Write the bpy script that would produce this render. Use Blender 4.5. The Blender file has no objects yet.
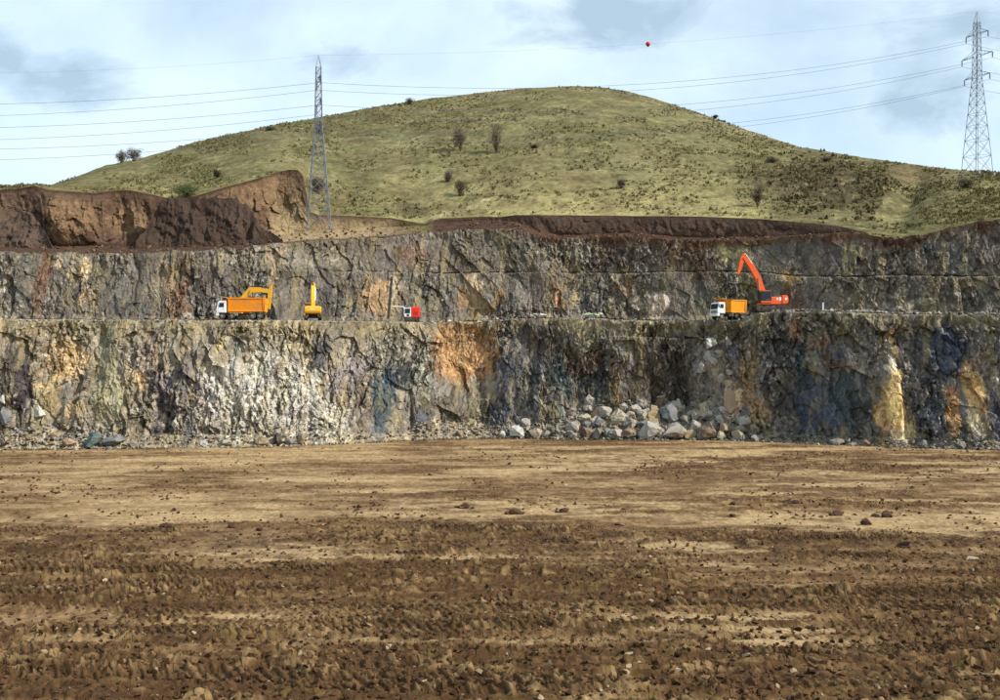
import bpy, bmesh, math, random
import numpy as np
from mathutils import Vector, Matrix

# ------------------------------------------------------------------ camera, sky, sun, exposure
random.seed(7); RNG = np.random.default_rng(11)
F, H0, PH = 1100.0, 13.64, 370.0          # focal length in px of a 1000 px wide frame, eye height, horizon row
S = bpy.context.scene
COL = S.collection
cam_d = bpy.data.cameras.new('camera'); cam = bpy.data.objects.new('camera', cam_d); COL.objects.link(cam)
cam_d.sensor_width = 36; cam_d.lens = 36 * F / 1000; cam_d.shift_y = 0.020
cam_d.clip_start = 0.5; cam_d.clip_end = 20000
cam.location = (0, 0, H0); cam.rotation_euler = (math.radians(90), 0, 0)
S.camera = cam

SUN_EL, SUN_AZ = math.radians(38), math.radians(112)     # azimuth clockwise from +Y (view direction)
sd = Vector((math.sin(SUN_AZ) * math.cos(SUN_EL), math.cos(SUN_AZ) * math.cos(SUN_EL), math.sin(SUN_EL)))
sun_d = bpy.data.lights.new('sun', 'SUN'); sun = bpy.data.objects.new('sun', sun_d); COL.objects.link(sun)
sun_d.energy = 4.6; sun_d.angle = math.radians(0.6); sun_d.color = (1.0, 0.945, 0.86)
sun.rotation_euler = (-sd).to_track_quat('-Z', 'Y').to_euler(); sun.location = (150, -80, 160)

W = bpy.data.worlds.new('World'); S.world = W; W.use_nodes = True
nt = W.node_tree; nt.nodes.clear()
def N(t, **k):
    n = nt.nodes.new(t)
    for a, b in k.items(): setattr(n, a, b)
    return n
out = N('ShaderNodeOutputWorld'); mixs = N('ShaderNodeMixShader')
b1 = N('ShaderNodeBackground'); b2 = N('ShaderNodeBackground')
sky = N('ShaderNodeTexSky', sky_type='NISHITA'); sky.sun_disc = False
sky.sun_elevation = SUN_EL; sky.sun_rotation = SUN_AZ; sky.air_density = 1.0; sky.dust_density = 0.6; sky.ozone_density = 1.0
b1.inputs[1].default_value = 0.15; nt.links.new(sky.outputs[0], b1.inputs[0])
tc = N('ShaderNodeTexCoord'); mp = N('ShaderNodeMapping'); mp.inputs['Scale'].default_value = (1.0, 1.0, 1.7)
mp.inputs['Location'].default_value = (0.37, 0.1, 0.22)
nt.links.new(tc.outputs['Generated'], mp.inputs[0])
def noise(scale, det, rough, vec, dist=0.0):
    n = N('ShaderNodeTexNoise'); n.inputs['Scale'].default_value = scale; n.inputs['Detail'].default_value = det
    n.inputs['Roughness'].default_value = rough; n.inputs['Distortion'].default_value = dist
    nt.links.new(vec, n.inputs['Vector']); return n
def ramp(fac, stops):
    r = N('ShaderNodeValToRGB'); e = r.color_ramp.elements
    while len(e) < len(stops): e.new(0.5)
    for i, (p, c) in enumerate(stops): e[i].position = p; e[i].color = c if len(c) == 4 else (*c, 1)
    nt.links.new(fac, r.inputs[0]); return r
n1 = noise(4.2, 8, 0.55, mp.outputs[0], 0.25)           # cover
cover = ramp(n1.outputs[0], [(0.40, (0, 0, 0)), (0.68, (1, 1, 1))])
# cloud banks hanging in the part of the sky that the photograph shows, the same noise breaks up their rims
def bank(px, py, rx, rz, prev):
    d = Vector(((px - 500) / F, 1, (PH - py) / F)).normalized()
    sb = N('ShaderNodeVectorMath', operation='SUBTRACT'); sb.inputs[1].default_value = d; nt.links.new(tc.outputs['Generated'], sb.inputs[0])
    ml = N('ShaderNodeVectorMath', operation='MULTIPLY'); ml.inputs[1].default_value = (1 / rx, 1 / rx, 1 / rz); nt.links.new(sb.outputs[0], ml.inputs[0])
    ln = N('ShaderNodeVectorMath', operation='LENGTH'); nt.links.new(ml.outputs[0], ln.inputs[0])
    m = N('ShaderNodeMapRange', interpolation_type='SMOOTHSTEP'); m.inputs[1].default_value = 1.0; m.inputs[2].default_value = 0.0
    nt.links.new(ln.outputs['Value'], m.inputs[0])
    if prev is None: return m.outputs[0]
    a = N('ShaderNodeMath', operation='MAXIMUM'); nt.links.new(prev, a.inputs[0]); nt.links.new(m.outputs[0], a.inputs[1]); return a.outputs[0]
bk = None
for a in ((70, 78, .115, .045), (5, 55, .05, .05), (330, 62, .085, .040), (600, 12, .15, .05), (930, 70, .10, .085), (900, 105, .08, .04), (980, 30, .08, .05)): bk = bank(*a, bk)
n2 = noise(9.0, 8, 0.62, mp.outputs[0], 0.4)
mm = N('ShaderNodeMath', operation='MULTIPLY_ADD'); mm.inputs[1].default_value = 0.42
nt.links.new(bk, mm.inputs[0]); nt.links.new(n2.outputs[0], mm.inputs[2])
grey = ramp(mm.outputs[0], [(0.68, (0, 0, 0)), (0.92, (.9, .9, .9))])
cc = N('ShaderNodeMix', data_type='RGBA'); cc.inputs['A'].default_value = (0.70, 0.85, 0.93, 1); cc.inputs['B'].default_value = (0.36, 0.49, 0.61, 1)
nt.links.new(grey.outputs[0], cc.inputs['Factor']); nt.links.new(cc.outputs['Result'], b2.inputs[0]); b2.inputs[1].default_value = 1.0
cf = N('ShaderNodeMath', operation='MAXIMUM'); nt.links.new(cover.outputs[0], cf.inputs[0]); nt.links.new(grey.outputs[0], cf.inputs[1])
cm = N('ShaderNodeMapRange'); cm.inputs[3].default_value = 0.45; cm.inputs[4].default_value = 0.97; nt.links.new(cf.outputs[0], cm.inputs[0])
nt.links.new(cm.outputs[0], mixs.inputs[0]); nt.links.new(b1.outputs[0], mixs.inputs[1]); nt.links.new(b2.outputs[0], mixs.inputs[2])
nt.links.new(mixs.outputs[0], out.inputs[0])
S.view_settings.view_transform = 'Standard'; S.view_settings.look = 'None'; S.view_settings.gamma = 1; S.view_settings.exposure = 0.32
S.view_settings.use_curve_mapping = False

# ------------------------------------------------------------------ numeric noise
def hsh(i, j, k=0):
    with np.errstate(over='ignore'):
        h = (i.astype(np.int64) * 374761393 + j.astype(np.int64) * 668265263 + (k * 974634541 + 12345)) & 0xFFFFFFFF
        h = ((h ^ (h >> 13)) * 1274126177) & 0xFFFFFFFF
        h = ((h ^ (h >> 16)) * 2246822519) & 0xFFFFFFFF
        h = h ^ (h >> 15)
    return (h & 0xFFFFFF) / float(0x1000000)
def vn(x, y, k=0):
    x, y = np.broadcast_arrays(x, y)
    i = np.floor(x); j = np.floor(y); a = x - i; b = y - j
    a = a * a * a * (a * (a * 6 - 15) + 10); b = b * b * b * (b * (b * 6 - 15) + 10)
    v = (hsh(i, j, k) * (1 - a) + hsh(i + 1, j, k) * a) * (1 - b) + (hsh(i, j + 1, k) * (1 - a) + hsh(i + 1, j + 1, k) * a) * b
    return v * 2 - 1
def fbm(x, y, k=0, o=4, g=0.5):
    s = 0; a = 1; t = 0
    for q in range(o):
        s = s + a * vn(x * 2 ** q + 17.3 * q, y * 2 ** q - 9.1 * q, k + q); t += a; a *= g
    return s / t
def worley(x, y, k=0, want2=False):
    """nearest jittered cell: distance, local offset dx,dy and two ids"""
    x, y = np.broadcast_arrays(x, y); i = np.floor(x); j = np.floor(y)
    best = np.full(x.shape, 9e9); sec = np.full(x.shape, 9e9); bx = np.zeros(x.shape); by = np.zeros(x.shape); bi = np.zeros(x.shape); bj = np.zeros(x.shape)
    for di in (-1, 0, 1):
        for dj in (-1, 0, 1):
            ci = i + di; cj = j + dj
            px = ci + 0.1 + 0.8 * hsh(ci, cj, k + 5); py = cj + 0.1 + 0.8 * hsh(ci, cj, k + 6)
            dx = x - px; dy = y - py; d = dx * dx + dy * dy
            m = d < best
            sec = np.where(m, best, np.minimum(sec, d))
            best = np.where(m, d, best); bx = np.where(m, dx, bx); by = np.where(m, dy, by); bi = np.where(m, ci, bi); bj = np.where(m, cj, bj)
    return np.sqrt(best), bx, by, bi, bj, np.sqrt(sec)
def blocks(x, y, k, tilt=1.0):
    """faceted block relief in -1..1: every cell has its own level and tilt; also a per-cell random and the crack distance"""
    d, dx, dy, i, j, d2 = worley(x, y, k)
    lev = hsh(i, j, k + 1) * 2 - 1; tx = hsh(i, j, k + 2) * 2 - 1; ty = hsh(i, j, k + 3) * 2 - 1
    return lev * 0.6 + tilt * (tx * dx + ty * dy), hsh(i, j, k + 4), d2 - d
def cv(tab, u): a = np.array(tab, float); return np.interp(u, a[:, 0], a[:, 1])
def sst(a, b, x): t = np.clip((x - a) / (b - a), 0, 1); return t * t * (3 - 2 * t)
def lin(c): c = np.array(c, float) / 255; return np.where(c <= 0.04045, c / 12.92, ((c + 0.055) / 1.055) ** 2.4)

# ------------------------------------------------------------------ mesh + material helpers
def link(name, me, mat=None, parent=None, loc=None):
    o = bpy.data.objects.new(name, me); COL.objects.link(o)
    if mat is not None and me is not None: me.materials.append(mat)
    if parent is not None: o.parent = parent
    if loc is not None: o.location = loc
    return o
def tag(o, label=None, cat=None, group=None, kind=None):
    if label: o['label'] = label
    if cat: o['category'] = cat
    if group: o['group'] = group
    if kind: o['kind'] = kind
    return o
ALB = 0.74
def mesh_np(name, V, Q, C=None, smooth=False):
    me = bpy.data.meshes.new(name); n = Q.shape[1]
    me.vertices.add(len(V)); me.vertices.foreach_set('co', V.astype(np.float32).ravel())
    me.loops.add(Q.size); me.loops.foreach_set('vertex_index', Q.astype(np.int32).ravel())
    me.polygons.add(len(Q)); me.polygons.foreach_set('loop_start', np.arange(0, Q.size, n, dtype=np.int32))
    me.polygons.foreach_set('use_smooth', np.full(len(Q), smooth))
    if C is not None:
        C = np.asarray(C) * ALB
        at = me.attributes.new('Col', 'FLOAT_COLOR', 'POINT'); c4 = np.ones((len(V), 4), np.float32); c4[:, :3] = C; at.data.foreach_set('color', c4.ravel())
    me.update(calc_edges=True); me.validate(); return me
def grid_quads(r, c):
    a = np.arange(r * c).reshape(r, c); return np.stack([a[:-1, :-1], a[:-1, 1:], a[1:, 1:], a[1:, :-1]], -1).reshape(-1, 4)
def material(name, col=None, rough=0.8, metal=0.0, var=0.25, vscale=3.0, bump=0.0, bscale=8.0, bdist=0.05, spec=0.3, dirt=None, dirt_amt=0.0, dscale=1.2, coat=0.0):
    m = bpy.data.materials.new(name); m.use_nodes = True; t = m.node_tree; nd = t.nodes; bs = nd['Principled BSDF']
    bs.inputs['Roughness'].default_value = rough; bs.inputs['Metallic'].default_value = metal; bs.inputs['Specular IOR Level'].default_value = spec
    if coat: bs.inputs['Coat Weight'].default_value = coat
    tcn = nd.new('ShaderNodeTexCoord'); ns = nd.new('ShaderNodeTexNoise'); ns.inputs['Scale'].default_value = vscale; ns.inputs['Detail'].default_value = 6; ns.inputs['Roughness'].default_value = 0.65
    t.links.new(tcn.outputs['Object'], ns.inputs['Vector'])
    mr = nd.new('ShaderNodeMapRange'); mr.inputs[1].default_value = 0.3; mr.inputs[2].default_value = 0.7; mr.inputs[3].default_value = 1 - var; mr.inputs[4].default_value = 1 + var
    t.links.new(ns.outputs['Fac'], mr.inputs[0])
    vm = nd.new('ShaderNodeVectorMath'); vm.operation = 'SCALE'; t.links.new(mr.outputs[0], vm.inputs['Scale'])
    if col is None:
        at = nd.new('ShaderNodeAttribute'); at.attribute_name = 'Col'; t.links.new(at.outputs['Color'], vm.inputs[0])
    else: vm.inputs[0].default_value = tuple(col)[:3]
    last = vm.outputs[0]
    if dirt is not None:
        n2 = nd.new('ShaderNodeTexNoise'); n2.inputs['Scale'].default_value = dscale; n2.inputs['Detail'].default_value = 8; n2.inputs['Roughness'].default_value = 0.7
        t.links.new(tcn.outputs['Object'], n2.inputs['Vector'])
        m2 = nd.new('ShaderNodeMapRange'); m2.inputs[1].default_value = 0.42; m2.inputs[2].default_value = 0.68; m2.inputs[3].default_value = 0; m2.inputs[4].default_value = dirt_amt
        t.links.new(n2.outputs['Fac'], m2.inputs[0])
        mx = nd.new('ShaderNodeMix'); mx.data_type = 'RGBA'; t.links.new(m2.outputs[0], mx.inputs['Factor']); t.links.new(last, mx.inputs['A']); mx.inputs['B'].default_value = (*dirt, 1); last = mx.outputs['Result']
    t.links.new(last, bs.inputs['Base Color'])
    if bump:
        nb = nd.new('ShaderNodeTexNoise'); nb.inputs['Scale'].default_value = bscale; nb.inputs['Detail'].default_value = 5; nb.inputs['Roughness'].default_value = 0.7
        t.links.new(tcn.outputs['Object'], nb.inputs['Vector'])
        bp = nd.new('ShaderNodeBump'); bp.inputs['Strength'].default_value = bump; bp.inputs['Distance'].default_value = bdist
        t.links.new(nb.outputs['Fac'], bp.inputs['Height']); t.links.new(bp.outputs[0], bs.inputs['Normal'])
    return m
M = {}
M['rock'] = material('fractured_rock', None, 0.9, var=0.42, vscale=1.7, bump=0.7, bscale=3.5, bdist=0.12, spec=0.25)
M['soil'] = material('bare_soil', None, 0.95, var=0.30, vscale=2.2, bump=0.6, bscale=5, bdist=0.06, spec=0.1)
M['grass'] = material('dry_grass_slope', None, 0.95, var=0.38, vscale=0.9, bump=0.8, bscale=2.2, bdist=0.25, spec=0.1)
M['tuft'] = material('grass_tuft', None, 0.9, var=0.2, spec=0.1)

# ------------------------------------------------------------------ terrain curves (rows of the frame -> heights at their own distances)
def zrow(py, Y): return H0 + (PH - py) * Y / F
def xcol(u, Y): return (u - 500) * Y / F
YB = [(-150, 186), (0, 189), (250, 194), (330, 201), (430, 217), (500, 221), (600, 216), (700, 213), (780, 206), (850, 198), (1000, 188), (1150, 182)]   # foot of the lower wall
def smooth_curve(tab, lo=-150, hi=1150, w=40):
    g = np.arange(lo - 100, hi + 101, 2.0); v = cv(tab, g); k = np.hanning(w + 1); k /= k.sum()
    p = np.pad(v, w // 2, mode='edge'); return np.stack([g, np.convolve(p, k, 'valid')], 1)
YBs = smooth_curve(YB)
TALH = [(-60, 3), (0, 3), (60, 3.6), (130, 2), (200, 2.2), (330, 2), (400, 1.5), (430, 3.5), (480, 4.2), (500, 2.5), (560, 4), (590, 6.6), (670, 6.8), (690, 6.5), (712, 8), (740, 5), (770, 1.6), (1000, 1.3), (1060, 1.3)]
TALW = [(-60, 3), (0, 3), (60, 4.2), (130, 2.6), (200, 2.5), (330, 2.6), (400, 2), (430, 4), (480, 5), (500, 3), (560, 4.6), (590, 7.6), (670, 7.8), (690, 7), (712, 6), (740, 4.5), (770, 2), (1000, 1.6), (1060, 1.6)]
BENCH = [(-60, 318), (0, 318), (150, 318.5), (250, 319), (300, 319.5), (440, 321.5), (475, 320), (520, 317.5), (600, 317), (640, 319), (700, 319.5), (748, 319), (756, 316), (764, 311.5), (800, 310.5), (850, 311), (900, 313), (960, 314), (1060, 314)]
def Yedge(u): return cv(YBs, u) + 7.0
def Zbench(u): return zrow(cv(BENCH, u), Yedge(u))
UPB = smooth_curve([(-150, 212), (0, 214), (250, 219), (340, 226), (450, 238), (600, 238), (750, 230), (860, 221), (1000, 213), (1150, 208)])      # foot of the upper wall
UTOP = [(-60, 253), (0, 252), (40, 252.5), (100, 253), (150, 252), (200, 250), (240, 248), (270, 244), (300, 241), (345, 239), (390, 236), (430, 232), (470, 229.5), (512, 228), (540, 235), (560, 238.5), (600, 236), (640, 236), (680, 240), (730, 240), (780, 238), (830, 235), (858, 232), (885, 236), (903, 238.5), (925, 234), (950, 228), (1000, 219), (1060, 214)]
def Yutop(u): return cv(UPB, u) + 3.5

# ------------------------------------------------------------------ rock walls
def patches(u, p, x, z, lst, base, seed, fray):
    """rock colour: base colour field overlaid with beds and stains that have their own outline"""
    n = u.shape; wx = u + 7 * fbm(x / 3.2, z / 5, seed, 4, 0.6) * 1.6; wy = p + 9 * fbm(x / 4, z / 4, seed + 9, 4, 0.6) * 1.4
    C = base.copy()
    for (cx, cy, rx, ry, c, a) in lst:
        m = (np.abs(u - cx) < rx * 1.9 + 14)
        m &= (np.abs(p - cy) < ry * 1.9 + 16)
        if not m.any(): continue
        d = np.sqrt(((wx[m] - cx) / rx) ** 2 + ((wy[m] - cy) / ry) ** 2) + fray[m] * (.35 if a >= 1 else 1)
        w = (a * .92 * (1 - sst(0.72, 1.08, d)))[:, None]; l = lin(c); k_ = (.78 if c[0] > c[2] else .62) if a >= 1 else .68; l = l * k_ + l.mean() * (1 - k_)
        C[m] = C[m] * (1 - w) + l * w
    return C
def rock_relief(x, z, seed, scale=1.0, warp=1.0):
    xx = x + warp * (0.8 * fbm(x / 4, z / 4, seed + 50, 3)); zz = z + warp * (0.9 * fbm(x / 4, z / 4, seed + 60, 3))
    sk = xx + (0.28 + .15 * vn(x / 25, z / 25, seed + 55)) * zz                       # joints lean
    a, ra, ca = blocks(sk / 3.6, zz / 6.5, seed + 1, 1.3)
    b, rb, cb = blocks((xx - 0.22 * zz) / 1.3, zz / 3.4, seed + 20, 1.2)
    c, rc, cc_ = blocks((xx + .12 * zz) / 0.55, zz / 1.25, seed + 30, 1.1)
    d, rd, cd = blocks(xx / 0.30, zz / 0.50, seed + 40, 1.0)
    K = np.clip(.58 + 1.0 * fbm(x / 7, z / 8, seed + 75, 3), .10, 1.15)          # massive ... shattered
    g = 1.7 * fbm(x / 11, z / 16, seed + 70, 4, .55) + 0.72 * a + (.22 + .34 * K) * b + (.08 + .38 * K) * c + (.03 + .20 * K) * d + .22 * K * fbm(x / .9, z / .9, seed + 71, 2)
    rc = .5 + (rc - .5) * (.45 + .6 * K); rd = .5 + (rd - .5) * (.40 + .65 * K)
    vr = 1 - np.abs(fbm(xx / 5.0, zz / 26, seed + 80, 3)) * 3.2       # vertical clefts
    g = g - (0.9 * np.clip(.4 + 1.2 * fbm(x / 9, z / 9, seed + 85, 2), 0, 1)) * np.clip(vr, 0, 1) ** 3
    return g * scale, ra, rb, rc, rd
def tint(C, ra, rb, rc, rd, x, z, seed, amt=1.0):
    f = 1 + amt * (0.30 * (ra - .5) + 0.50 * (rb - .5) + 0.80 * (rc - .5) + 0.85 * (rd - .5))
    C = C * np.clip(f, 0.25, 2.2)[..., None]
    warm = (fbm(x / 2.2, z / 3.5, seed + 90, 4, 0.65))[..., None] * amt
    C = C * (1 + warm * np.array([0.12, 0.05, -0.16]))
    sv = fbm((x + .18 * z) / .9, z / 7, seed + 95, 4, .6); C = C * (1 + .40 * sv * amt)[..., None]
    ol = (sst(.18, .5, fbm((x - .1 * z) / 1.6, z / 9, seed + 96, 4, .6)) * .38)[..., None]; C = C * (1 - ol) + ol * lin((150, 138, 96))
    C = C * 1.33 * np.array([1.04, 1.0, .92]); pale = ((rd > 0.84) & (rc > 0.40))[..., None] * 0.42 * amt     # freshly broken pale chips
    return np.clip(C * (1 - pale) + pale * np.array([0.60, 0.55, 0.46]), 0.008, 0.8)

LOW = [  # centre u, row, half width, half height, colour as photographed, strength
    (20, 335, 40, 14, (128, 112, 84), .8), (12, 375, 22, 40, (96, 84, 72), .9), (25, 385, 8, 28, (72, 64, 72), .9), (64, 362, 24, 26, (182, 152, 106), 1), (45, 385, 14, 10, (196, 168, 104), .8),
    (72, 415, 20, 14, (190, 158, 106), .7), (108, 380, 22, 42, (140, 138, 108), .8), (115, 400, 10, 30, (158, 152, 104), .7), (139, 374, 8, 18, (206, 168, 116), .95), (150, 350, 12, 16, (130, 104, 80), .7),
    (165, 395, 13, 30, (92, 84, 98), .9), (158, 425, 10, 8, (50, 44, 48), .8), (190, 372, 9, 46, (112, 100, 96), .7), (206, 390, 12, 46, (188, 176, 166), .85), (250, 392, 48, 46, (182, 179, 167), .88),
    (245, 345, 18, 12, (118, 116, 100), .7), (222, 342, 4, 10, (190, 170, 90), .8), (300, 395, 30, 44, (176, 173, 163), .88), (330, 420, 34, 22, (174, 172, 163), .88), (317, 352, 10, 18, (48, 50, 58), .9),
    (302, 340, 9, 22, (172, 152, 104), .8), (348, 365, 22, 28, (124, 118, 124), .85), (360, 405, 12, 30, (116, 96, 78), .7), (384, 400, 15, 38, (58, 82, 94), 1), (398, 380, 12, 24, (58, 72, 80), .8),
    (425, 380, 11, 36, (142, 148, 130), .8), (425, 420, 12, 12, (66, 84, 112), .8), (395, 345, 12, 16, (98, 96, 72), .8), (415, 335, 14, 12, (160, 136, 96), .7),
    (466, 352, 36, 36, (166, 122, 68), 1), (484, 338, 10, 14, (150, 118, 80), .5), (460, 408, 34, 18, (104, 94, 76), .95), (512, 375, 20, 46, (68, 72, 82), .9), (500, 415, 12, 18, (56, 70, 96), .8),
    (540, 340, 22, 22, (92, 82, 78), .8), (525, 400, 16, 24, (128, 124, 118), .7), (560, 380, 16, 18, (66, 92, 94), .8), (578, 370, 14, 12, (112, 80, 58), .8), (556, 415, 10, 20, (126, 112, 66), .8), (562, 415, 5, 22, (100, 124, 118), .8),
    (583, 335, 12, 22, (164, 156, 112), .6), (590, 362, 12, 16, (118, 88, 66), .7), (598, 390, 14, 18, (64, 76, 80), .8), (618, 380, 8, 34, (134, 104, 66), .7), (617, 400, 4, 10, (190, 140, 64), .8),
    (655, 325, 70, 9, (124, 116, 90), .8), (660, 372, 36, 44, (76, 64, 50), .9), (690, 395, 14, 30, (60, 52, 44), .7), (712, 372, 16, 40, (142, 132, 116), .85), (732, 398, 10, 22, (200, 170, 128), 1), (748, 375, 10, 36, (156, 120, 66), .9),
    (755, 405, 10, 22, (176, 142, 84), .8), (740, 330, 50, 12, (96, 88, 64), .8), (790, 380, 24, 56, (70, 68, 66), .85), (815, 410, 24, 30, (62, 72, 92), 1), (800, 365, 10, 22, (48, 68, 78), .8), (797, 325, 6, 12, (186, 136, 84), .9),
    (838, 335, 34, 14, (88, 80, 58), .8), (835, 352, 10, 16, (74, 72, 92), .7), (838, 368, 14, 8, (120, 92, 56), .8), (825, 345, 8, 8, (170, 126, 80), .6), (846, 405, 16, 34, (60, 76, 82), .85), (862, 400, 10, 42, (64, 66, 66), .8),
    (896, 342, 6, 16, (204, 164, 110), 1), (888, 368, 7, 16, (214, 196, 170), .95), (890, 410, 15, 36, (208, 162, 88), 1), (893, 392, 9, 30, (214, 172, 98), 1), (900, 432, 12, 12, (216, 188, 136), .8),
    (925, 350, 24, 22, (70, 66, 64), .8), (918, 405, 12, 36, (78, 78, 82), .8), (955, 352, 22, 26, (60, 72, 92), 1), (930, 410, 12, 30, (74, 80, 90), .8), (947, 412, 7, 30, (186, 138, 74), 1), (952, 390, 5, 10, (180, 112, 66), .8),
    (975, 388, 13, 34, (202, 160, 98), 1), (970, 420, 7, 16, (214, 196, 150), .8), (984, 360, 8, 18, (150, 128, 104), .7), (995, 420, 9, 30, (62, 60, 82), .9), (998, 380, 5, 20, (176, 166, 152), .8), (920, 325, 80, 8, (98, 88, 70), .7)]
UPP = [
    (3, 285, 4, 30, (196, 182, 158), .7), (20, 285, 16, 30, (104, 102, 92), .7), (44, 285, 6, 34, (124, 84, 52), .9), (62, 262, 8, 10, (206, 178, 130), .8), (84, 270, 6, 20, (196, 168, 116), .9), (88, 296, 4, 22, (190, 146, 84), .9), (78, 285, 4, 22, (60, 50, 48), .8),
    (120, 285, 24, 30, (100, 100, 92), .7), (160, 270, 8, 20, (160, 140, 104), .7), (168, 285, 8, 30, (146, 116, 76), .8), (180, 300, 10, 22, (124, 84, 56), .9), (178, 262, 8, 12, (108, 74, 52), .8),
    (205, 280, 12, 30, (84, 78, 76), .7), (232, 260, 30, 9, (152, 138, 116), .7), (280, 255, 30, 12, (140, 126, 106), .7), (255, 285, 20, 26, (96, 92, 84), .6), (277, 262, 6, 22, (150, 118, 76), .7), (320, 262, 40, 10, (150, 142, 128), .6), (330, 295, 20, 20, (84, 80, 76), .7),
    (378, 297, 16, 22, (182, 142, 88), .9), (398, 285, 7, 18, (188, 166, 118), .7), (405, 300, 6, 12, (170, 112, 92), .6), (425, 292, 22, 22, (106, 104, 86), .8), (440, 262, 26, 22, (98, 88, 80), .8), (475, 296, 18, 20, (164, 128, 76), .9), (482, 280, 10, 10, (190, 170, 140), .6),
    (410, 250, 16, 14, (126, 92, 70), .6), (480, 250, 30, 16, (104, 94, 82), .7), (520, 255, 24, 14, (98, 96, 82), .6), (521, 296, 10, 14, (142, 134, 122), .7), (540, 285, 14, 18, (110, 98, 78), .7), (560, 300, 6, 13, (190, 136, 78), .85), (574, 294, 6, 16, (156, 132, 80), .8), (600, 300, 16, 16, (70, 68, 68), .8),
    (618, 275, 7, 14, (168, 150, 104), .6), (628, 290, 12, 14, (156, 120, 84), .7), (655, 305, 14, 13, (202, 178, 152), .95), (634, 305, 6, 8, (176, 158, 128), .8), (612, 252, 20, 14, (92, 76, 66), .7), (690, 260, 34, 16, (92, 66, 56), .8), (690, 245, 40, 6, (116, 80, 60), .8), (665, 285, 24, 8, (104, 96, 70), .7),
    (700, 295, 18, 18, (98, 96, 78), .8), (731, 254, 9, 12, (180, 166, 112), .95), (738, 274, 4, 14, (186, 178, 150), .95), (722, 246, 6, 5, (176, 160, 112), .9), (745, 262, 6, 10, (150, 140, 84), .7), (750, 290, 12, 12, (106, 96, 56), .7), (786, 282, 12, 8, (172, 138, 56), .85), (775, 270, 8, 20, (104, 96, 62), .7),
    (830, 256, 40, 18, (92, 84, 80), .9), (852, 258, 4, 18, (158, 148, 72), .85), (845, 240, 16, 6, (126, 90, 76), .7), (900, 258, 36, 16, (84, 76, 74), .8), (790, 300, 10, 10, (122, 84, 60), .7), (830, 296, 26, 12, (128, 118, 106), .8), (880, 290, 30, 10, (112, 108, 92), .7), (900, 306, 40, 4, (196, 180, 150), .7),
    (930, 252, 12, 12, (78, 88, 90), .6), (958, 260, 16, 18, (104, 102, 92), .7), (969, 250, 3, 22, (168, 158, 142), .7), (960, 284, 26, 6, (132, 112, 66), .7), (985, 245, 14, 16, (86, 74, 66), .7), (960, 298, 30, 8, (90, 84, 76), .7)]

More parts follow.
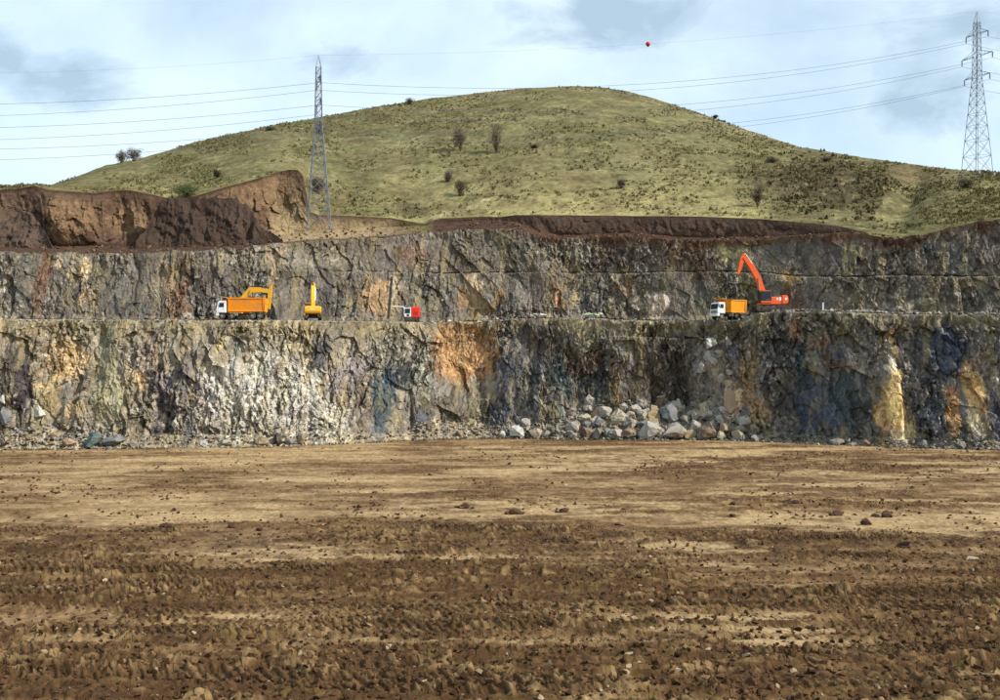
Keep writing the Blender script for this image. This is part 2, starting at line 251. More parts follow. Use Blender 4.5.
def cols(step, far=4.0, a=-30, b=1030): return np.concatenate([np.arange(-260, a, far), np.arange(a, b, step), np.arange(b, 1261, far)])
US = cols(0.72)
def lower_wall():
    u = US[None, :]; rows = 176
    Yb = cv(YBs, u); zt = Zbench(u) - 0.55; t = np.linspace(0, 1, rows)[:, None]
    z = -0.6 + (zt + 0.6) * t; x0 = xcol(u, Yb + 3) + 0 * z
    th = cv(TALH, u) * (1 + 0.35 * fbm(x0 / 5, 0 * x0, 301, 3)); tw = cv(TALW, u)
    tk = np.clip(z / th, 0, 1.0); talus = 1 - sst(0.75, 1.1, z / th)
    ytop = 7.0
    Y = Yb + tw * tk ** 0.85 + (ytop - tw) * np.clip((z - th * .9) / (zt - th * .9), 0, 1) ** 1.25
    g, ra, rb, rc, rd = rock_relief(x0, z, 100)
    g2, qa, qb, qc, qd = rock_relief(x0 * 1.15, z * 1.7, 150)
    # a smooth clay-stained face and the yellow pillar are calmer than the shattered rock
    calm = np.maximum(1 - sst(.7, 1.2, np.hypot((u - 468) / 34, (z - 14) / 9)), 1 - sst(.7, 1.2, np.hypot((u - 890) / 15, (z - 7) / 9)))
    rel = g * (1 - 0.55 * calm)
    rel = rel * (1 - talus) + talus * (0.35 * qb + 0.55 * (qc - .5) + 0.4 * (qd - .5) + 0.5 * fbm(x0 / 3, z / 3, 77, 3))
    rel += 1.3 * (1 - sst(.6, 1.1, np.hypot((u - 890) / 13, (z - 7) / 10)))              # pillar stands proud
    rel += 2.2 * (1 - sst(.3, 1.2, np.hypot((u - 425) / 16, (z - 9) / 13)))              # nose left of the stained face
    rel -= 1.6 * (1 - sst(.5, 1.2, np.hypot((u - 470) / 30, (z - 15) / 9)))
    py = PH - (z - H0) * F / (Yb + 4)
    rel -= 0.9 * sst(596, 606, u) * (1 - sst(716, 730, u)) * (py < 337 + 2 * fbm(x0 / 6, z * 0, 55, 2))   # ledge below the bench
    crest = sst(0.93, 1.0, t); rel = np.maximum(rel * (1 - .55 * crest), -6 * (1 - crest) - .5)
    zj = z + (t > .9) * 0.0
    zj = z + crest * (0.9 * fbm(x0 / 2.6, z * 0, 12, 4, .6) + 0.35 * (rc - .5))
    Y = Y - rel
    # rows that roll over the lip on to the bench
    lip = 7; Yl = [Y]; zl = [zj]; xl = [x0]
    for k in range(1, lip):
        s = k / (lip - 1); Yl.append(Y[-1:] * (1 - s) + (Yedge(u) + 1.5) * s)
        zl.append(zj[-1:] * (1 - s ** .7) + (zt + 0.47) * s ** .7 + 0.30 * (1 - s) * (0.5 - rc[-1:]) * (s > 0)); xl.append(x0[-1:])
    Yf = np.concatenate(Yl); zf = np.concatenate(zl); xf = np.concatenate(xl)
    # colour
    uu = 500 + F * x0 / (Yb + 4); pp = py + 0 * uu
    base = np.empty(uu.shape + (3,)); wmix = (0.5 + 0.5 * fbm(x0 / 7, z / 9, 33, 4))[..., None]
    right = sst(430, 560, uu)[..., None]
    base[:] = (lin((134, 124, 104)) * (1 - right) + lin((108, 100, 89)) * right) * (1 - wmix) + wmix * (lin((112, 108, 104)) * (1 - right) + lin((92, 92, 97)) * right)
    top = (sst(345, 325, pp) * .55)[..., None]; base = base * (1 - top) + lin((122, 112, 84)) * top
    C = patches(uu, pp, x0, z, LOW, base, 500, .55 * (ra - .5) + .8 * (rb - .5) + .9 * (rc - .5) + .4 * (rd - .5))
    tt = talus[..., None] * 0.45; tc_ = lin((148, 136, 114)) * (1 - right) + lin((120, 112, 98)) * right
    C = C * (1 - tt) + tc_ * tt
    am = 1 - 0.55 * calm
    C = tint(C, ra, rb, np.where(talus > .5, qc, rc), np.where(talus > .5, qd, rd), x0, z, 600, am if np.isscalar(am) else 1.0)
    C = np.concatenate([C] + [C[-1:]] * (lip - 1))
    V = np.stack([xf, Yf, zf], -1).reshape(-1, 3)
    o = link('lower_cliff', mesh_np('lower_cliff', V, grid_quads(*xf.shape), C.reshape(-1, 3)), M['rock'])
    tag(o, 'tall lower rock face of the quarry, stained ochre and slate blue', 'rock face', kind='structure')
    return Y, z
LY, LZ = lower_wall()

def upper_wall():
    u = US[None, :]; rows = 112; Yb = cv(UPB, u); zb = Zbench(u) - 0.5; zt = zrow(cv(UTOP, u), Yutop(u)); t = np.linspace(0, 1, rows)[:, None]
    z = zb + (zt - zb) * t; x0 = xcol(u, Yb + 1.5) + 0 * z
    g, ra, rb, rc, rd = rock_relief(x0, z, 900, 0.72)
    py = PH - (z - H0) * F / (Yb + 2); uu = 500 + F * x0 / (Yb + 2)
    Y = Yb + 3.5 * t
    line = 271.5 + 2.0 * fbm(x0 / 14, z * 0, 8, 4) + 6 * sst(760, 800, uu) * 0.8
    on = sst(325, 345, uu)
    g -= (.35 + .5 * vn(x0 / 6, z * 0, 9)) * on * (np.abs(py - line) < .9 + .5 * vn(x0 / 2.5, z * 0, 10))
    g -= 0.8 * on * (py < line)
    g += 0.55 * (1 - sst(.5, 1.1, np.hypot((uu - 655) / 15, (py - 305) / 13)))
    foot = 1 - sst(0, 1.6, z - Zbench(u)); g += foot * 0.8 * (0.6 + rc)
    crest = sst(.92, 1, t); g = g * (1 - .4 * crest); zj = z + crest * (0.5 * fbm(x0 / 2.5, z * 0, 13, 4))
    Y = Y - g
    lip = 6; Yl = [Y]; zl = [zj]
    for k in range(1, lip):
        s = k / (lip - 1); Yl.append(Y[-1:] * (1 - s) + (Yutop(u) + 3) * s); zl.append(zj[-1:] * (1 - s) + (zt - 0.3) * s)
    Yf = np.concatenate(Yl); zf = np.concatenate(zl); xf = np.concatenate([x0] + [x0[-1:]] * (lip - 1))
    wm = (0.5 + 0.5 * fbm(x0 / 8, z / 8, 35, 4))[..., None]
    base = lin((94, 90, 85)) * (1 - wm) + wm * lin((106, 98, 88)) + 0 * x0[..., None]
    olive = (sst(.1, .6, fbm(x0 / 3.5, z / 3, 36, 4)) * .35)[..., None]; base = base * (1 - olive) + lin((112, 104, 62)) * olive
    C = patches(uu, py, x0, z, UPP, base, 700, .55 * (ra - .5) + .8 * (rb - .5) + .9 * (rc - .5) + .4 * (rd - .5))
    C = tint(C, ra, rb, rc, rd, x0, z, 800, 0.9)
    soil = (sst(.86, 1.0, t + .12 * fbm(x0 / 3, z / 3, 41, 3)) * sst(500, 540, uu) * .75)[..., None]
    C = C * (1 - soil) + lin((104, 72, 54)) * soil
    C = np.concatenate([C] + [C[-1:]] * (lip - 1)); V = np.stack([xf, Yf, zf], -1).reshape(-1, 3)
    tag(link('upper_cliff', mesh_np('upper_cliff', V, grid_quads(*xf.shape), C.reshape(-1, 3)), M['rock']), 'darker upper rock face rising behind the machines', 'rock face', kind='structure')
upper_wall()

def bench():
    u = cols(2.0)[None, :]; t = np.linspace(0, 1, 40)[:, None]
    Y = (Yedge(u) + 1.0) * (1 - t ** 1.5) + (cv(UPB, u) + 2.5) * t ** 1.5; x = xcol(u, Y)
    z = Zbench(u) + 0 * Y + 0.10 * fbm(x / 2, Y / 2, 5, 4) - 0.06
    w = (.5 + .5 * fbm(x / 3, Y / 3, 6, 4))[..., None]; C = lin((140, 126, 102)) * w + (1 - w) * lin((112, 98, 80))
    V = np.stack([x, Y, z], -1).reshape(-1, 3)
    tag(link('bench', mesh_np('bench', V, grid_quads(*x.shape), C.reshape(-1, 3), True), M['soil']), 'level rock bench between the two quarry faces', 'ledge', kind='structure')
bench()

# ------------------------------------------------------------------ soil bank above the walls and the grass hill
ST = [(-60, 192), (0, 190), (18, 188.5), (34, 185.5), (50, 190), (95, 193), (110, 191), (130, 190), (150, 194), (172, 199), (195, 196), (225, 187), (255, 179), (278, 172), (290, 169.5), (298, 170), (303, 176), (306, 192), (310, 212), (318, 215), (350, 216), (390, 218), (408, 221), (424, 223.5), (440, 218.5), (484, 216.5), (500, 217), (516, 215), (600, 215.5), (640, 216), (700, 216.5), (760, 219), (820, 224), (846, 227.5), (860, 230.5), (905, 237.5), (950, 227), (1000, 218), (1060, 213)]
SB = [(-60, 246), (50, 246), (100, 246), (140, 244), (200, 241), (262, 238), (280, 235), (300, 232), (330, 229), (390, 227), (410, 225.5), (424, 226), (440, 222), (484, 220), (500, 220.5), (516, 222), (540, 231), (560, 235.5), (600, 233.5), (640, 233), (680, 237), (730, 237.5), (780, 236), (830, 233), (858, 231.5), (905, 238), (950, 227.6), (1000, 218.6), (1060, 213.6)]
TD = [(-60, 15), (262, 17), (300, 20), (340, 22), (400, 18), (430, 12), (500, 9), (540, 5), (700, 5), (850, 4), (870, 3), (1060, 3)]
SKY = [(-60, 188), (0, 189), (34, 185), (52, 187.5), (75, 177), (100, 168), (135, 160), (200, 141), (260, 128), (300, 120.5), (380, 106.5), (430, 98.5), (480, 93), (520, 88.5), (550, 86.7), (572, 86), (600, 87.5), (625, 91), (650, 97), (700, 113), (750, 131), (800, 147), (850, 155), (900, 162.5), (940, 167.5), (1000, 173.5), (1060, 178)]
YC = smooth_curve([(-150, 262), (20, 266), (60, 320), (130, 375), (300, 410), (480, 430), (620, 430), (750, 400), (850, 352), (900, 324), (940, 303), (977, 288), (1060, 276), (1150, 270)], w=20)
def Ysb(u): return Yutop(u) + cv(TD, u)
def Yst(u): return Ysb(u) + np.maximum(0.25, (cv(SB, u) - cv(ST, u)) * 0.22 * 0.30)
def soil_bank():
    u = cols(1.4)[None, :]
    ra = 22; rb = 70; ta = np.linspace(0, 1, ra)[:, None]; tb = np.linspace(0, 1, rb)[1:, None]
    Yt = Yutop(u) + 1.6; zt = zrow(cv(UTOP, u), Yutop(u)) - 0.12
    zs = zrow(cv(SB, u), Ysb(u)); ze = zrow(cv(ST, u), Yst(u))
    hgt = ze - zs
    Y = np.concatenate([Yt + (Ysb(u) - Yt) * ta, Ysb(u) + (Yst(u) - Ysb(u)) * tb ** 1.4]); z = np.concatenate([zt + (zs - zt) * ta, zs + (ze - zs) * tb])
    x = xcol(u, np.maximum(Y, 1)); up = np.concatenate([0 * ta, tb]); uu = u + 0 * Y
    pr = np.sin(np.pi * np.clip(up, 0, 1) ** .7)
    # gullies and buttresses of the cut earth
    rill = 1 - np.abs(fbm(x / 2.0 + 0.20 * z, z / 14, 61, 3)) * 2
    amp = np.clip(hgt / 10, 0.1, 1)
    d = pr * amp * (0.35 * rill + 1.9 * fbm(x / 8, z / 9, 62, 4, .6) + 0.8 * fbm(x / 1.6, z / 2.2, 63, 4, .65) + .75 * blocks((x + .2 * z) / 1.7, z / 3.2, 690, 1.2)[0])
    d += pr * 2.2 * np.exp(-((uu - 72) / 24.) ** 2) - pr * 4.0 * np.exp(-((uu - 22) / 20.) ** 2) - pr * 3.0 * np.exp(-((uu - 120) / 14.) ** 2) - 3.0 * pr * np.exp(-((uu - 280) / 18.) ** 2)
    Y = Y - d; z = z + 0.18 * fbm(x / 3, Y / 3, 64, 4) * (1 - up * .8)
    C = np.empty(uu.shape + (3,)); w = (.5 + .5 * fbm(x / 4, z / 3 + Y / 6, 65, 4))[..., None]
    C[:] = lin((94, 72, 57)) * w + (1 - w) * lin((70, 53, 44))
    left = ((1 - sst(262, 300, uu)) * sst(0.02, .12, up))[..., None]
    st = (.5 + .5 * fbm(x / 1.3 + z * .25, z / 6, 66, 4))[..., None]
    C = C * (1 - left) + left * (lin((114, 92, 72)) * st + (1 - st) * lin((80, 60, 50)))
    def blend(m, c): 
        nonlocal C; m = m[..., None]; C = C * (1 - m) + lin(c) * m
    n = .35 * fbm(x / 3, z / 3, 67, 4)
    blend(.75 * (1 - sst(.6, 1.2, np.hypot((uu - 16) / 34, (up - .75) / .35) + n)), (100, 82, 70))
    blend(.85 * (1 - sst(.6, 1.2, np.hypot((uu - 72) / 26, (up - .45) / .5) + n)), (134, 108, 80))
    blend(.8 * (1 - sst(.6, 1.2, np.hypot((uu - 250) / 40, (up - .75) / .3) + n)), (134, 108, 82))
    blend(.8 * (1 - sst(.5, 1.2, np.hypot((uu - 127) / 22, (up - .45) / .3) + n)), (146, 118, 88))
    mid = sst(500, 520, uu) * sst(.03, .15, up) * (1 - sst(845, 870, uu)); blend(.9 * mid, (80, 65, 55)); blend(.5 * mid * (1 - sst(.1, .5, up + n * .8)), (104, 80, 66))
    rim = sst(.93, .97, up) * (hgt > 1.2); blend(.7 * rim, (70, 52, 42))
    pad = (sst(262, 275, uu) * (1 - sst(365, 430, uu + 60 * n)) * (1 - up) * sst(.05, .3, np.concatenate([ta, 1 + 0 * tb]) + .2 * n)); blend(.85 * pad, (172, 150, 112))
    gr = sst(850, 875, uu) + sst(398, 420, uu) * (1 - sst(425, 436, uu)); blend(.85 * np.clip(gr, 0, 1), (122, 112, 72))
    C = C * (1 + .45 * fbm(x / .7, z / .7 + Y / .9, 68, 3))[..., None]
    V = np.stack([x, Y, z], -1).reshape(-1, 3)
    tag(link('soil_bank', mesh_np('soil_bank', V, grid_quads(*x.shape), np.clip(C, .01, .7).reshape(-1, 3)), M['soil']), 'bare brown earth cutting along the foot of the hill', 'earth bank', kind='structure')
soil_bank()

HU = cols(1.5); HT = 210; STS = smooth_curve(ST, w=70)
def hill_arrays():
    u = HU[None, :]; t = (np.linspace(0, 1, HT) ** 1.0)[:, None]
    y0 = Yst(u) + 0.0; st = cv(ST, u) + 0.15
    # smooth the toe so that notches of the cut do not run up the slope
    z0 = zrow(st, y0); y1 = np.maximum(cv(YC, u), y0 + 12); sk = np.minimum(cv(SKY, u), st - 0.7); z1 = zrow(sk, y1)
    e = t + 0.16 * t * (1 - t)
    Y = y0 + (y1 - y0) * t; zs_ = zrow(cv(STS, u), y0); z = zs_ + (z1 - zs_) * e + (z0 - zs_) * (1 - t) ** 7
    x = xcol(u, Y); uu = u + 0 * Y; py = PH - (z - H0) * F / Y
    fade = np.minimum(sst(0, .05, t), 1 - sst(.93, 1.0, t) * .7)
    tw = .45 * fbm(x / 14, z / 1.6, 71, 3) + .8 * fbm(x / 22, Y / 18, 72, 3) + .28 * fbm(x / 1.8, Y / 1.8, 73, 3)
    dark = (1 - sst(.5, 1.25, np.hypot((uu - 820) / 88, (py - 186 - (uu - 820) * .10) / 30) + .35 * fbm(x / 7, Y / 7, 74, 4)))
    tw += dark * (1.3 * fbm(x / 5, Y / 4, 75, 4) + .5 * np.maximum(0, fbm(x / 1.7, Y / 1.7, 76, 2)))
    gul = np.exp(-((uu - 905 + (py - 200) * .5) / 16.) ** 2) * np.sin(np.pi * np.clip(t, 0, 1)); tw -= 2.5 * gul
    z = z + tw * fade
    return u, t, x, Y, z, uu, py, dark
u_, t_, HX, HY, HZ, Huu, Hpy, Hdark = hill_arrays()
def hillside():
    x, Y, z, uu, py = HX, HY, HZ, Huu, Hpy; t = t_ + 0 * x
    n1 = fbm(x / 16, Y / 20, 81, 4); n2 = fbm(x / 5, z / 1.4, 82, 4); n3 = fbm(x / 1.6, Y / 1.6, 83, 3)
    w = (.5 + .6 * n1)[..., None]; C = lin((142, 137, 90)) * w + (1 - w) * lin((112, 111, 68))
    def blend(m, c):
        nonlocal C; m = np.clip(m, 0, 1)[..., None]; C = C * (1 - m) + lin(c) * m
    blend(.55 * sst(.05, .6, n2), (100, 96, 56)); blend(.6 * sst(.1, .6, -n2), (164, 152, 100))
    low = (1 - sst(0.0, .32, t + .16 * n1)) * sst(330, 430, uu) * (1 - sst(740, 800, uu)); blend(.8 * low, (178, 166, 106))
    blend(.55 * (1 - sst(0, .25, t)) * (1 - sst(290, 340, uu)), (150, 142, 84))
    blend(.9 * Hdark, (90, 82, 57)); blend(.7 * Hdark * sst(0, .4, n3), (78, 68, 48))
    blend(.7 * (1 - sst(.5, 1.3, np.hypot((uu - 920) / 50, (py - 172) / 8))), (136, 116, 76)); blend(.6 * sst(900, 930, uu) * (1 - sst(.2, .7, t)), (134, 126, 74))
    blend(.8 * (1 - sst(.5, 1.2, np.hypot((uu - 410) / 17, (py - 208) / 9) + .3 * n3)), (104, 92, 66))
    blend(.6 * (1 - sst(.5, 1.2, np.hypot((uu - 385) / 22, (py - 117) / 6) + .3 * n3)), (112, 94, 60)); blend(.6 * (1 - sst(.5, 1.2, np.hypot((uu - 245) / 40, (py - 145) / 12) + .4 * n3)), (110, 104, 62))
    path = np.abs(py - (219 - (uu - 430) * .29 + 1.2 * np.sin(uu / 9))) < 1.6; blend(.75 * path * (uu > 428) * (uu < 500), (206, 190, 144))
    spk = sst(.25, .5, n3 + .3 * n2); blend(.6 * spk, (86, 80, 46)); blend(.5 * sst(.3, .55, -n3), (176, 164, 112)); blend(.35 * sst(.1, .5, fbm(x / 9, Y / 7, 84, 4)), (122, 100, 70)); blend(.45 * sst(.05, .4, fbm(x / 5, Y / 5, 85, 4, .6)), (104, 92, 58))
    lf = .22 * fbm(x / 22, Y / 22, 86, 4, .55) + .16 * fbm(x / 6, Y / 7, 87, 3)
    C = (C * .84 + .16 * C.mean(-1, keepdims=True)) * (np.array([.96, .92, .86]) * (1 + lf[..., None])); blend(.35 * sst(.1, .45, fbm(x / 13, Y / 15, 88, 4, .6)), (116, 98, 68)); blend(.35 * sst(.1, .45, fbm(x / 15, Y / 12, 89, 4, .6)), (96, 98, 56))
    # the far side of the hill
    k = 26; s = np.linspace(0, 1, k)[1:, None]; yb = Y[-1:] + 190 * s; zb = z[-1:] * (1 - s ** 1.3) - 2 * s; xb = xcol(HU[None, :], Y[-1:]) * (1 + .35 * s)
    X = np.concatenate([x, xb]); YY = np.concatenate([Y, yb]); Z = np.concatenate([z, zb]); C = np.concatenate([C] + [C[-1:]] * (k - 1))
    V = np.stack([X, YY, Z], -1).reshape(-1, 3)
    tag(link('hillside', mesh_np('hillside', V, grid_quads(*X.shape), np.clip(C, .01, .6).reshape(-1, 3), True), M['grass']), 'rounded grassy hill with pale dry slopes', 'hill', kind='structure')
hillside()
def hill_at(u, py):
    j = int(np.argmin(np.abs(HU - u))); col = PH - (HZ[:, j] - H0) * F / HY[:, j]; i = int(np.argmin(np.abs(col - py))); return Vector((HX[i, j], HY[i, j], HZ[i, j]))

# ------------------------------------------------------------------ pit floor
def band(p, lst): 
    r = 0 * p
    for a, b, s, v in lst: r = r + v * sst(a - s, a + s, p) * (1 - sst(b - s, b + s, p))
    return r
def floor():
    u = np.concatenate([np.arange(-900, -20, 11.0), np.arange(-20, 1020, 1.16), np.arange(1020, 1900, 11.0)])[None, :]
    p = np.concatenate([np.linspace(430, 470, 56), np.linspace(470, 726, 505)[1:], np.linspace(726, 1100, 26)[1:]])[:, None]
    Y = F * H0 / (p - PH) + 0 * u; x = xcol(u, Y); uu = u + 0 * Y; pw = p + 16 * fbm(x / 16, Y / 16, 201, 4, .6) + 4 * fbm(x / 3, Y / 5, 202, 3)
    st = fbm(x / 13 + .4 * fbm(x / 5, Y / 3, 199, 3), Y / 5.0, 203, 6, .62)                       # streaks left by wheels, along x
    st2 = fbm(x / 4, Y / 0.9, 204, 4, .6)
    R = band(pw, [(528, 562, 30, .55), (562, 606, 10, .80), (606, 622, 6, .40), (622, 1100, 6, .85)])
    R = R - .62 * band(pw, [(556, 592, 8, 1)]) * sst(640, 700, uu) * (1 - sst(930, 1000, uu))
    R = R - .75 * band(pw, [(605, 624, 4, 1)]) * (1 - sst(90, 170, uu)) - .65 * band(pw, [(530, 572, 5, 1)]) * np.exp(-((uu - 240) / 60) ** 2) - .5 * band(pw, [(648, 668, 5, 1)]) * np.exp(-((uu - 240) / 80) ** 2) - .5 * band(pw, [(626, 648, 5, 1)]) * np.exp(-((uu - 800) / 70) ** 2)
    R = R * .92 + .12 + .30 * band(pw, [(493, 511, 4, 1)]) * sst(380, 500, uu) + .28 * band(pw, [(452, 475, 4, 1)]) * sst(520, 640, uu)
    R = np.clip(R + .62 * st + .30 * st2, 0, 1)
    far = sst(62, 150, Y)
    # churned soil: broken crumbs of every size, loose clods, wheel furrows along x and tread prints across them
    var = np.clip(.55 + .9 * fbm(x / 4, Y / 3, 212, 4, .6), .1, 1.3)                       # how coarse this spot is
    wx = x + .35 * fbm(x / 1.2, Y / 1.2, 213, 3); wy = Y + .35 * fbm(x / 1.2, Y / 1.2, 214, 3)
    b1_ = np.abs(fbm(wx / 1.3, wy / 1.5, 215, 2, .4)); b2_ = np.abs(fbm(wx / .5, wy / .6, 216, 2, .45)); b3_ = np.abs(fbm(x / .17, Y / .25, 217, 2))
    d, dx, dy, i, j, d2 = worley(wx / 1.0, wy / 1.1, 210); rr_ = .2 + .4 * hsh(i, j, 218); r1 = hsh(i, j, 221)
    c1 = np.clip(1 - (d / rr_) ** 2, 0, 1) ** .6 * (hsh(i, j, 219) < .34) * (.3 + .7 * hsh(i, j, 220))
    lump = (.40 * b1_ * var + .17 * b2_ + .04 * b3_ + .27 * c1 * (.6 + .8 * b2_) * var + .12 * blocks(wx / .55, wy / .7, 270, 1.3)[0] * var)
    fr = fbm(x / 16, (Y + .5 * fbm(x / 6, Y / 6, 222, 2)) / 1.15, 223, 3, .55); fur = (1 - np.abs(fr) * 3.2).clip(-.6, 1)                # ridges pushed up between wheel paths
    lugs = np.clip(np.sin((x * 1.0 + .55 * Y) * 2 * np.pi / .55 + 2.5 * fbm(x / 2, Y / 2, 206, 3)), -.3, 1)
    rut = sst(.05, .25, fbm(x / 22, Y / 1.9, 207, 2)) * sst(.15, .4, R)
    A = sst(.15, .75, R)
    z = A * (lump + .26 * fur * (.5 + .5 * var) + .11 * lugs * rut) + (1 - A) * (.05 * b2_ + .07 * fur * sst(.0, .5, st)) + .25 * fbm(x / 26, Y / 11, 208, 3)
    far = sst(62, 150, Y); z = z * (1 - .2 * far)
    trk = 0 * z                                         # pairs of tyre tracks left by the trucks
    for (y0, sl, am, wl, ph) in ((158, .10, 3, 60, 0), (128, -.12, 4, 75, 1), (112, .05, 2.5, 50, 2), (99, -.03, 2, 44, 4), (90, .09, 3, 66, 3), (79, -.06, 1.5, 38, 5), (70, .04, 1.2, 34, 1.5), (61, -.05, 1, 30, .5), (55, .03, .8, 26, 2.5)):
        yc = y0 + sl * x + am * np.sin(x / wl * 6.28 + ph)
        for o in (-1.05, 1.05): trk = np.maximum(trk, np.exp(-((Y - yc - o) / .34) ** 2))
    tread = (.5 + .5 * np.sign(np.sin(x * 2 * np.pi / .42 + 1.2 * np.sin(Y * 3)))) * (1 - sst(75, 100, Y))
    z = z * (1 - .55 * trk) - .10 * trk + .06 * trk * tread
    C = np.empty(uu.shape + (3,)); n = fbm(x / 2.5, Y / 1.2, 240, 4)
    n5 = fbm(x / 1.1, Y / 1.6, 246, 4, .65); right = sst(380, 700, uu)
    wt = (np.clip(.42 + .9 * st + .35 * n + .18 * right, 0, 1))[..., None]; C[:] = lin((172, 143, 102)) * (1 - wt) + wt * lin((124, 96, 66))
    def blend(m, c):
        nonlocal C; m = np.clip(m, 0, 1)[..., None]; C = C * (1 - m) + lin(c) * m
    blend(.42 * sst(455, 560, pw), (124, 95, 64))
    damp = sst(.08, .42, st + .35 * n + .30 * n5 + .20 * right - .04) ; blend(.82 * damp, (108, 82, 55)); blend(.7 * sst(.30, .62, st + .3 * n5 + .25 * st2 + .12 * right), (76, 55, 38))
    blend(.85 * sst(.15, .6, R + .2 * n + .15 * n5), (112, 86, 55)); blend(.75 * sst(.40, .85, R + .3 * st2 + .25 * n5), (72, 50, 31))
    blend(.7 * band(pw, [(528, 556, 18, 1)]) * (.6 + 1.1 * n5), (70, 50, 35)); blend(.6 * band(pw, [(456, 476, 4, 1)]) * sst(520, 640, uu) * sst(-.2, .3, st2 + n5), (80, 58, 41)); blend(.6 * band(pw, [(492, 512, 4, 1)]) * sst(300, 460, uu) * sst(-.1, .4, n5 + .5 * st), (92, 68, 46))
    blend(.55 * sst(.05, .45, -st - .3 * n5) * (1 - A), (194, 166, 122)); blend(.4 * sst(.1, .5, -fr * 1.5 - .4) * A, (150, 122, 82)); blend(.30 * sst(.2, .6, fbm(x / 1.5, Y / 1.5, 241, 3)) * A, (124, 104, 58))
    blend(.5 * sst(.15, .34, lump + .06 * n5) * A, (164, 136, 94))      # dried crumbs paler than moist soil, plus tan highlights painted on lump tops
    blend(.45 * trk * (.6 + .6 * n5), (92, 68, 47))
    C = C * (1 + .30 * sst(70, 110, Y) * fbm(x / .8, Y / 2.6, 247, 4, .7))[..., None]
    C = C * (1 + .40 * fbm(x / .3, Y / .4, 243, 3))[..., None] * (1 + .35 * (r1 - .5) * (c1 > 0) * A)[..., None]
    V = np.stack([x, Y, z], -1).reshape(-1, 3)
    tag(link('pit_floor', mesh_np('pit_floor', V, grid_quads(*x.shape), np.clip(C, .008, .7).reshape(-1, 3)), M['soil']), 'wide churned brown dirt floor of the quarry pit', 'ground', kind='structure')
    return u[0], p[:, 0], z
FU, FP, FZ = floor()
def floor_at(u, py):
    j = int(np.argmin(np.abs(FU - u))); i = int(np.argmin(np.abs(FP - py))); Y = F * H0 / (FP[i] - PH); return Vector((xcol(FU[j], Y), Y, float(FZ[i, j])))
g = 6000.0
gm = mesh_np('ground', np.array([(-g, -g, -2.5), (g, -g, -2.5), (g, g, -2.5), (-g, g, -2.5)], float), np.array([[0, 1, 2, 3]]), np.tile(lin((150, 128, 90)), (4, 1)))
tag(link('ground', gm, M['soil']), 'open brown land beyond the quarry', 'ground', kind='structure')

# ------------------------------------------------------------------ shape helpers for built things
def box(bm, c, s, bev=0.0, rot=None):
    r = bmesh.ops.create_cube(bm, size=1.0, matrix=Matrix.Translation(c) @ (rot or Matrix.Identity(4)) @ Matrix.Diagonal((*s, 1)))
    if bev:
        es = list({e for v in r['verts'] for e in v.link_edges}); bmesh.ops.bevel(bm, geom=es, offset=bev, segments=1, affect='EDGES', profile=.5)
def cyl(bm, a, b, r, n=10, r2=None):
    a, b = Vector(a), Vector(b); d = b - a; q = d.to_track_quat('Z', 'Y').to_matrix().to_4x4()
    bmesh.ops.create_cone(bm, cap_ends=True, segments=n, radius1=r, radius2=r if r2 is None else r2, depth=d.length, matrix=Matrix.Translation((a + b) / 2) @ q)
def prism(bm, poly, y0, y1, bev=0.0):
    """polygon in x,z extruded along y"""
    A = [bm.verts.new((x, y0, z)) for x, z in poly]; B = [bm.verts.new((x, y1, z)) for x, z in poly]; n = len(poly); fs = []
    fs.append(bm.faces.new(A)); fs.append(bm.faces.new(B[::-1]))
    for i in range(n): fs.append(bm.faces.new((A[i], B[i], B[(i + 1) % n], A[(i + 1) % n])))
    bmesh.ops.recalc_face_normals(bm, faces=fs)
    if bev: bmesh.ops.bevel(bm, geom=list({e for f in fs for e in f.edges}), offset=bev, segments=1, affect='EDGES', profile=.5)
def limb(bm, pts, w):
    """box-section arm: pts = (x, z, half depth) along the centre line, w = half width"""
    n = len(pts); up, dn = [], []
    for i, (x, z, h) in enumerate(pts):
        a = pts[max(0, i - 1)]; b = pts[min(n - 1, i + 1)]; tx, tz = b[0] - a[0], b[1] - a[1]; l = math.hypot(tx, tz); nx, nz = -tz / l, tx / l
        up.append((x + nx * h, z + nz * h)); dn.append((x - nx * h, z - nz * h))
    prism(bm, up + dn[::-1], -w, w, 0.03)
def part(name, parent, mat, fn, smooth=False):
    bm = bmesh.new(); fn(bm); me = bpy.data.meshes.new(name); bm.to_mesh(me); bm.free()
    if smooth:
        for p in me.polygons: p.use_smooth = True
    return link(name, me, mat, parent)
def empty(name, loc, rz=0.0, sc=1.0):
    o = bpy.data.objects.new(name, None); COL.objects.link(o); o.location = loc; o.rotation_euler = (0, 0, rz); o.scale = (sc,) * 3; o.empty_display_size = 1; return o

DUST = lin((146, 126, 98))
M['orange'] = material('orange_truck_paint', lin((244, 146, 10)), .45, var=.10, dirt=DUST, dirt_amt=.55, dscale=.7)
M['amber'] = material('amber_truck_paint', lin((244, 156, 10)), .45, var=.10, dirt=DUST, dirt_amt=.5, dscale=.8)
M['yellow'] = material('yellow_machine_paint', lin((236, 172, 16)), .42, var=.10, dirt=DUST, dirt_amt=.5, dscale=.9)
M['red_orange'] = material('red_orange_machine_paint', lin((234, 88, 26)), .4, var=.10, dirt=DUST, dirt_amt=.35, dscale=.9)
M['red'] = material('red_rig_paint', lin((232, 36, 28)), .4, var=.08, dirt=DUST, dirt_amt=.15)
M['white'] = material('white_cab_paint', lin((226, 230, 232)), .4, var=.06, dirt=DUST, dirt_amt=.22)
M['dark'] = material('dark_steel', lin((46, 44, 44)), .6, var=.25, dirt=DUST, dirt_amt=.35)
M['rubber'] = material('tyre_rubber', lin((38, 37, 36)), .85, var=.2, dirt=DUST, dirt_amt=.4)
M['glass'] = material('cab_glass', lin((26, 38, 48)), .22, var=.05, spec=.35)
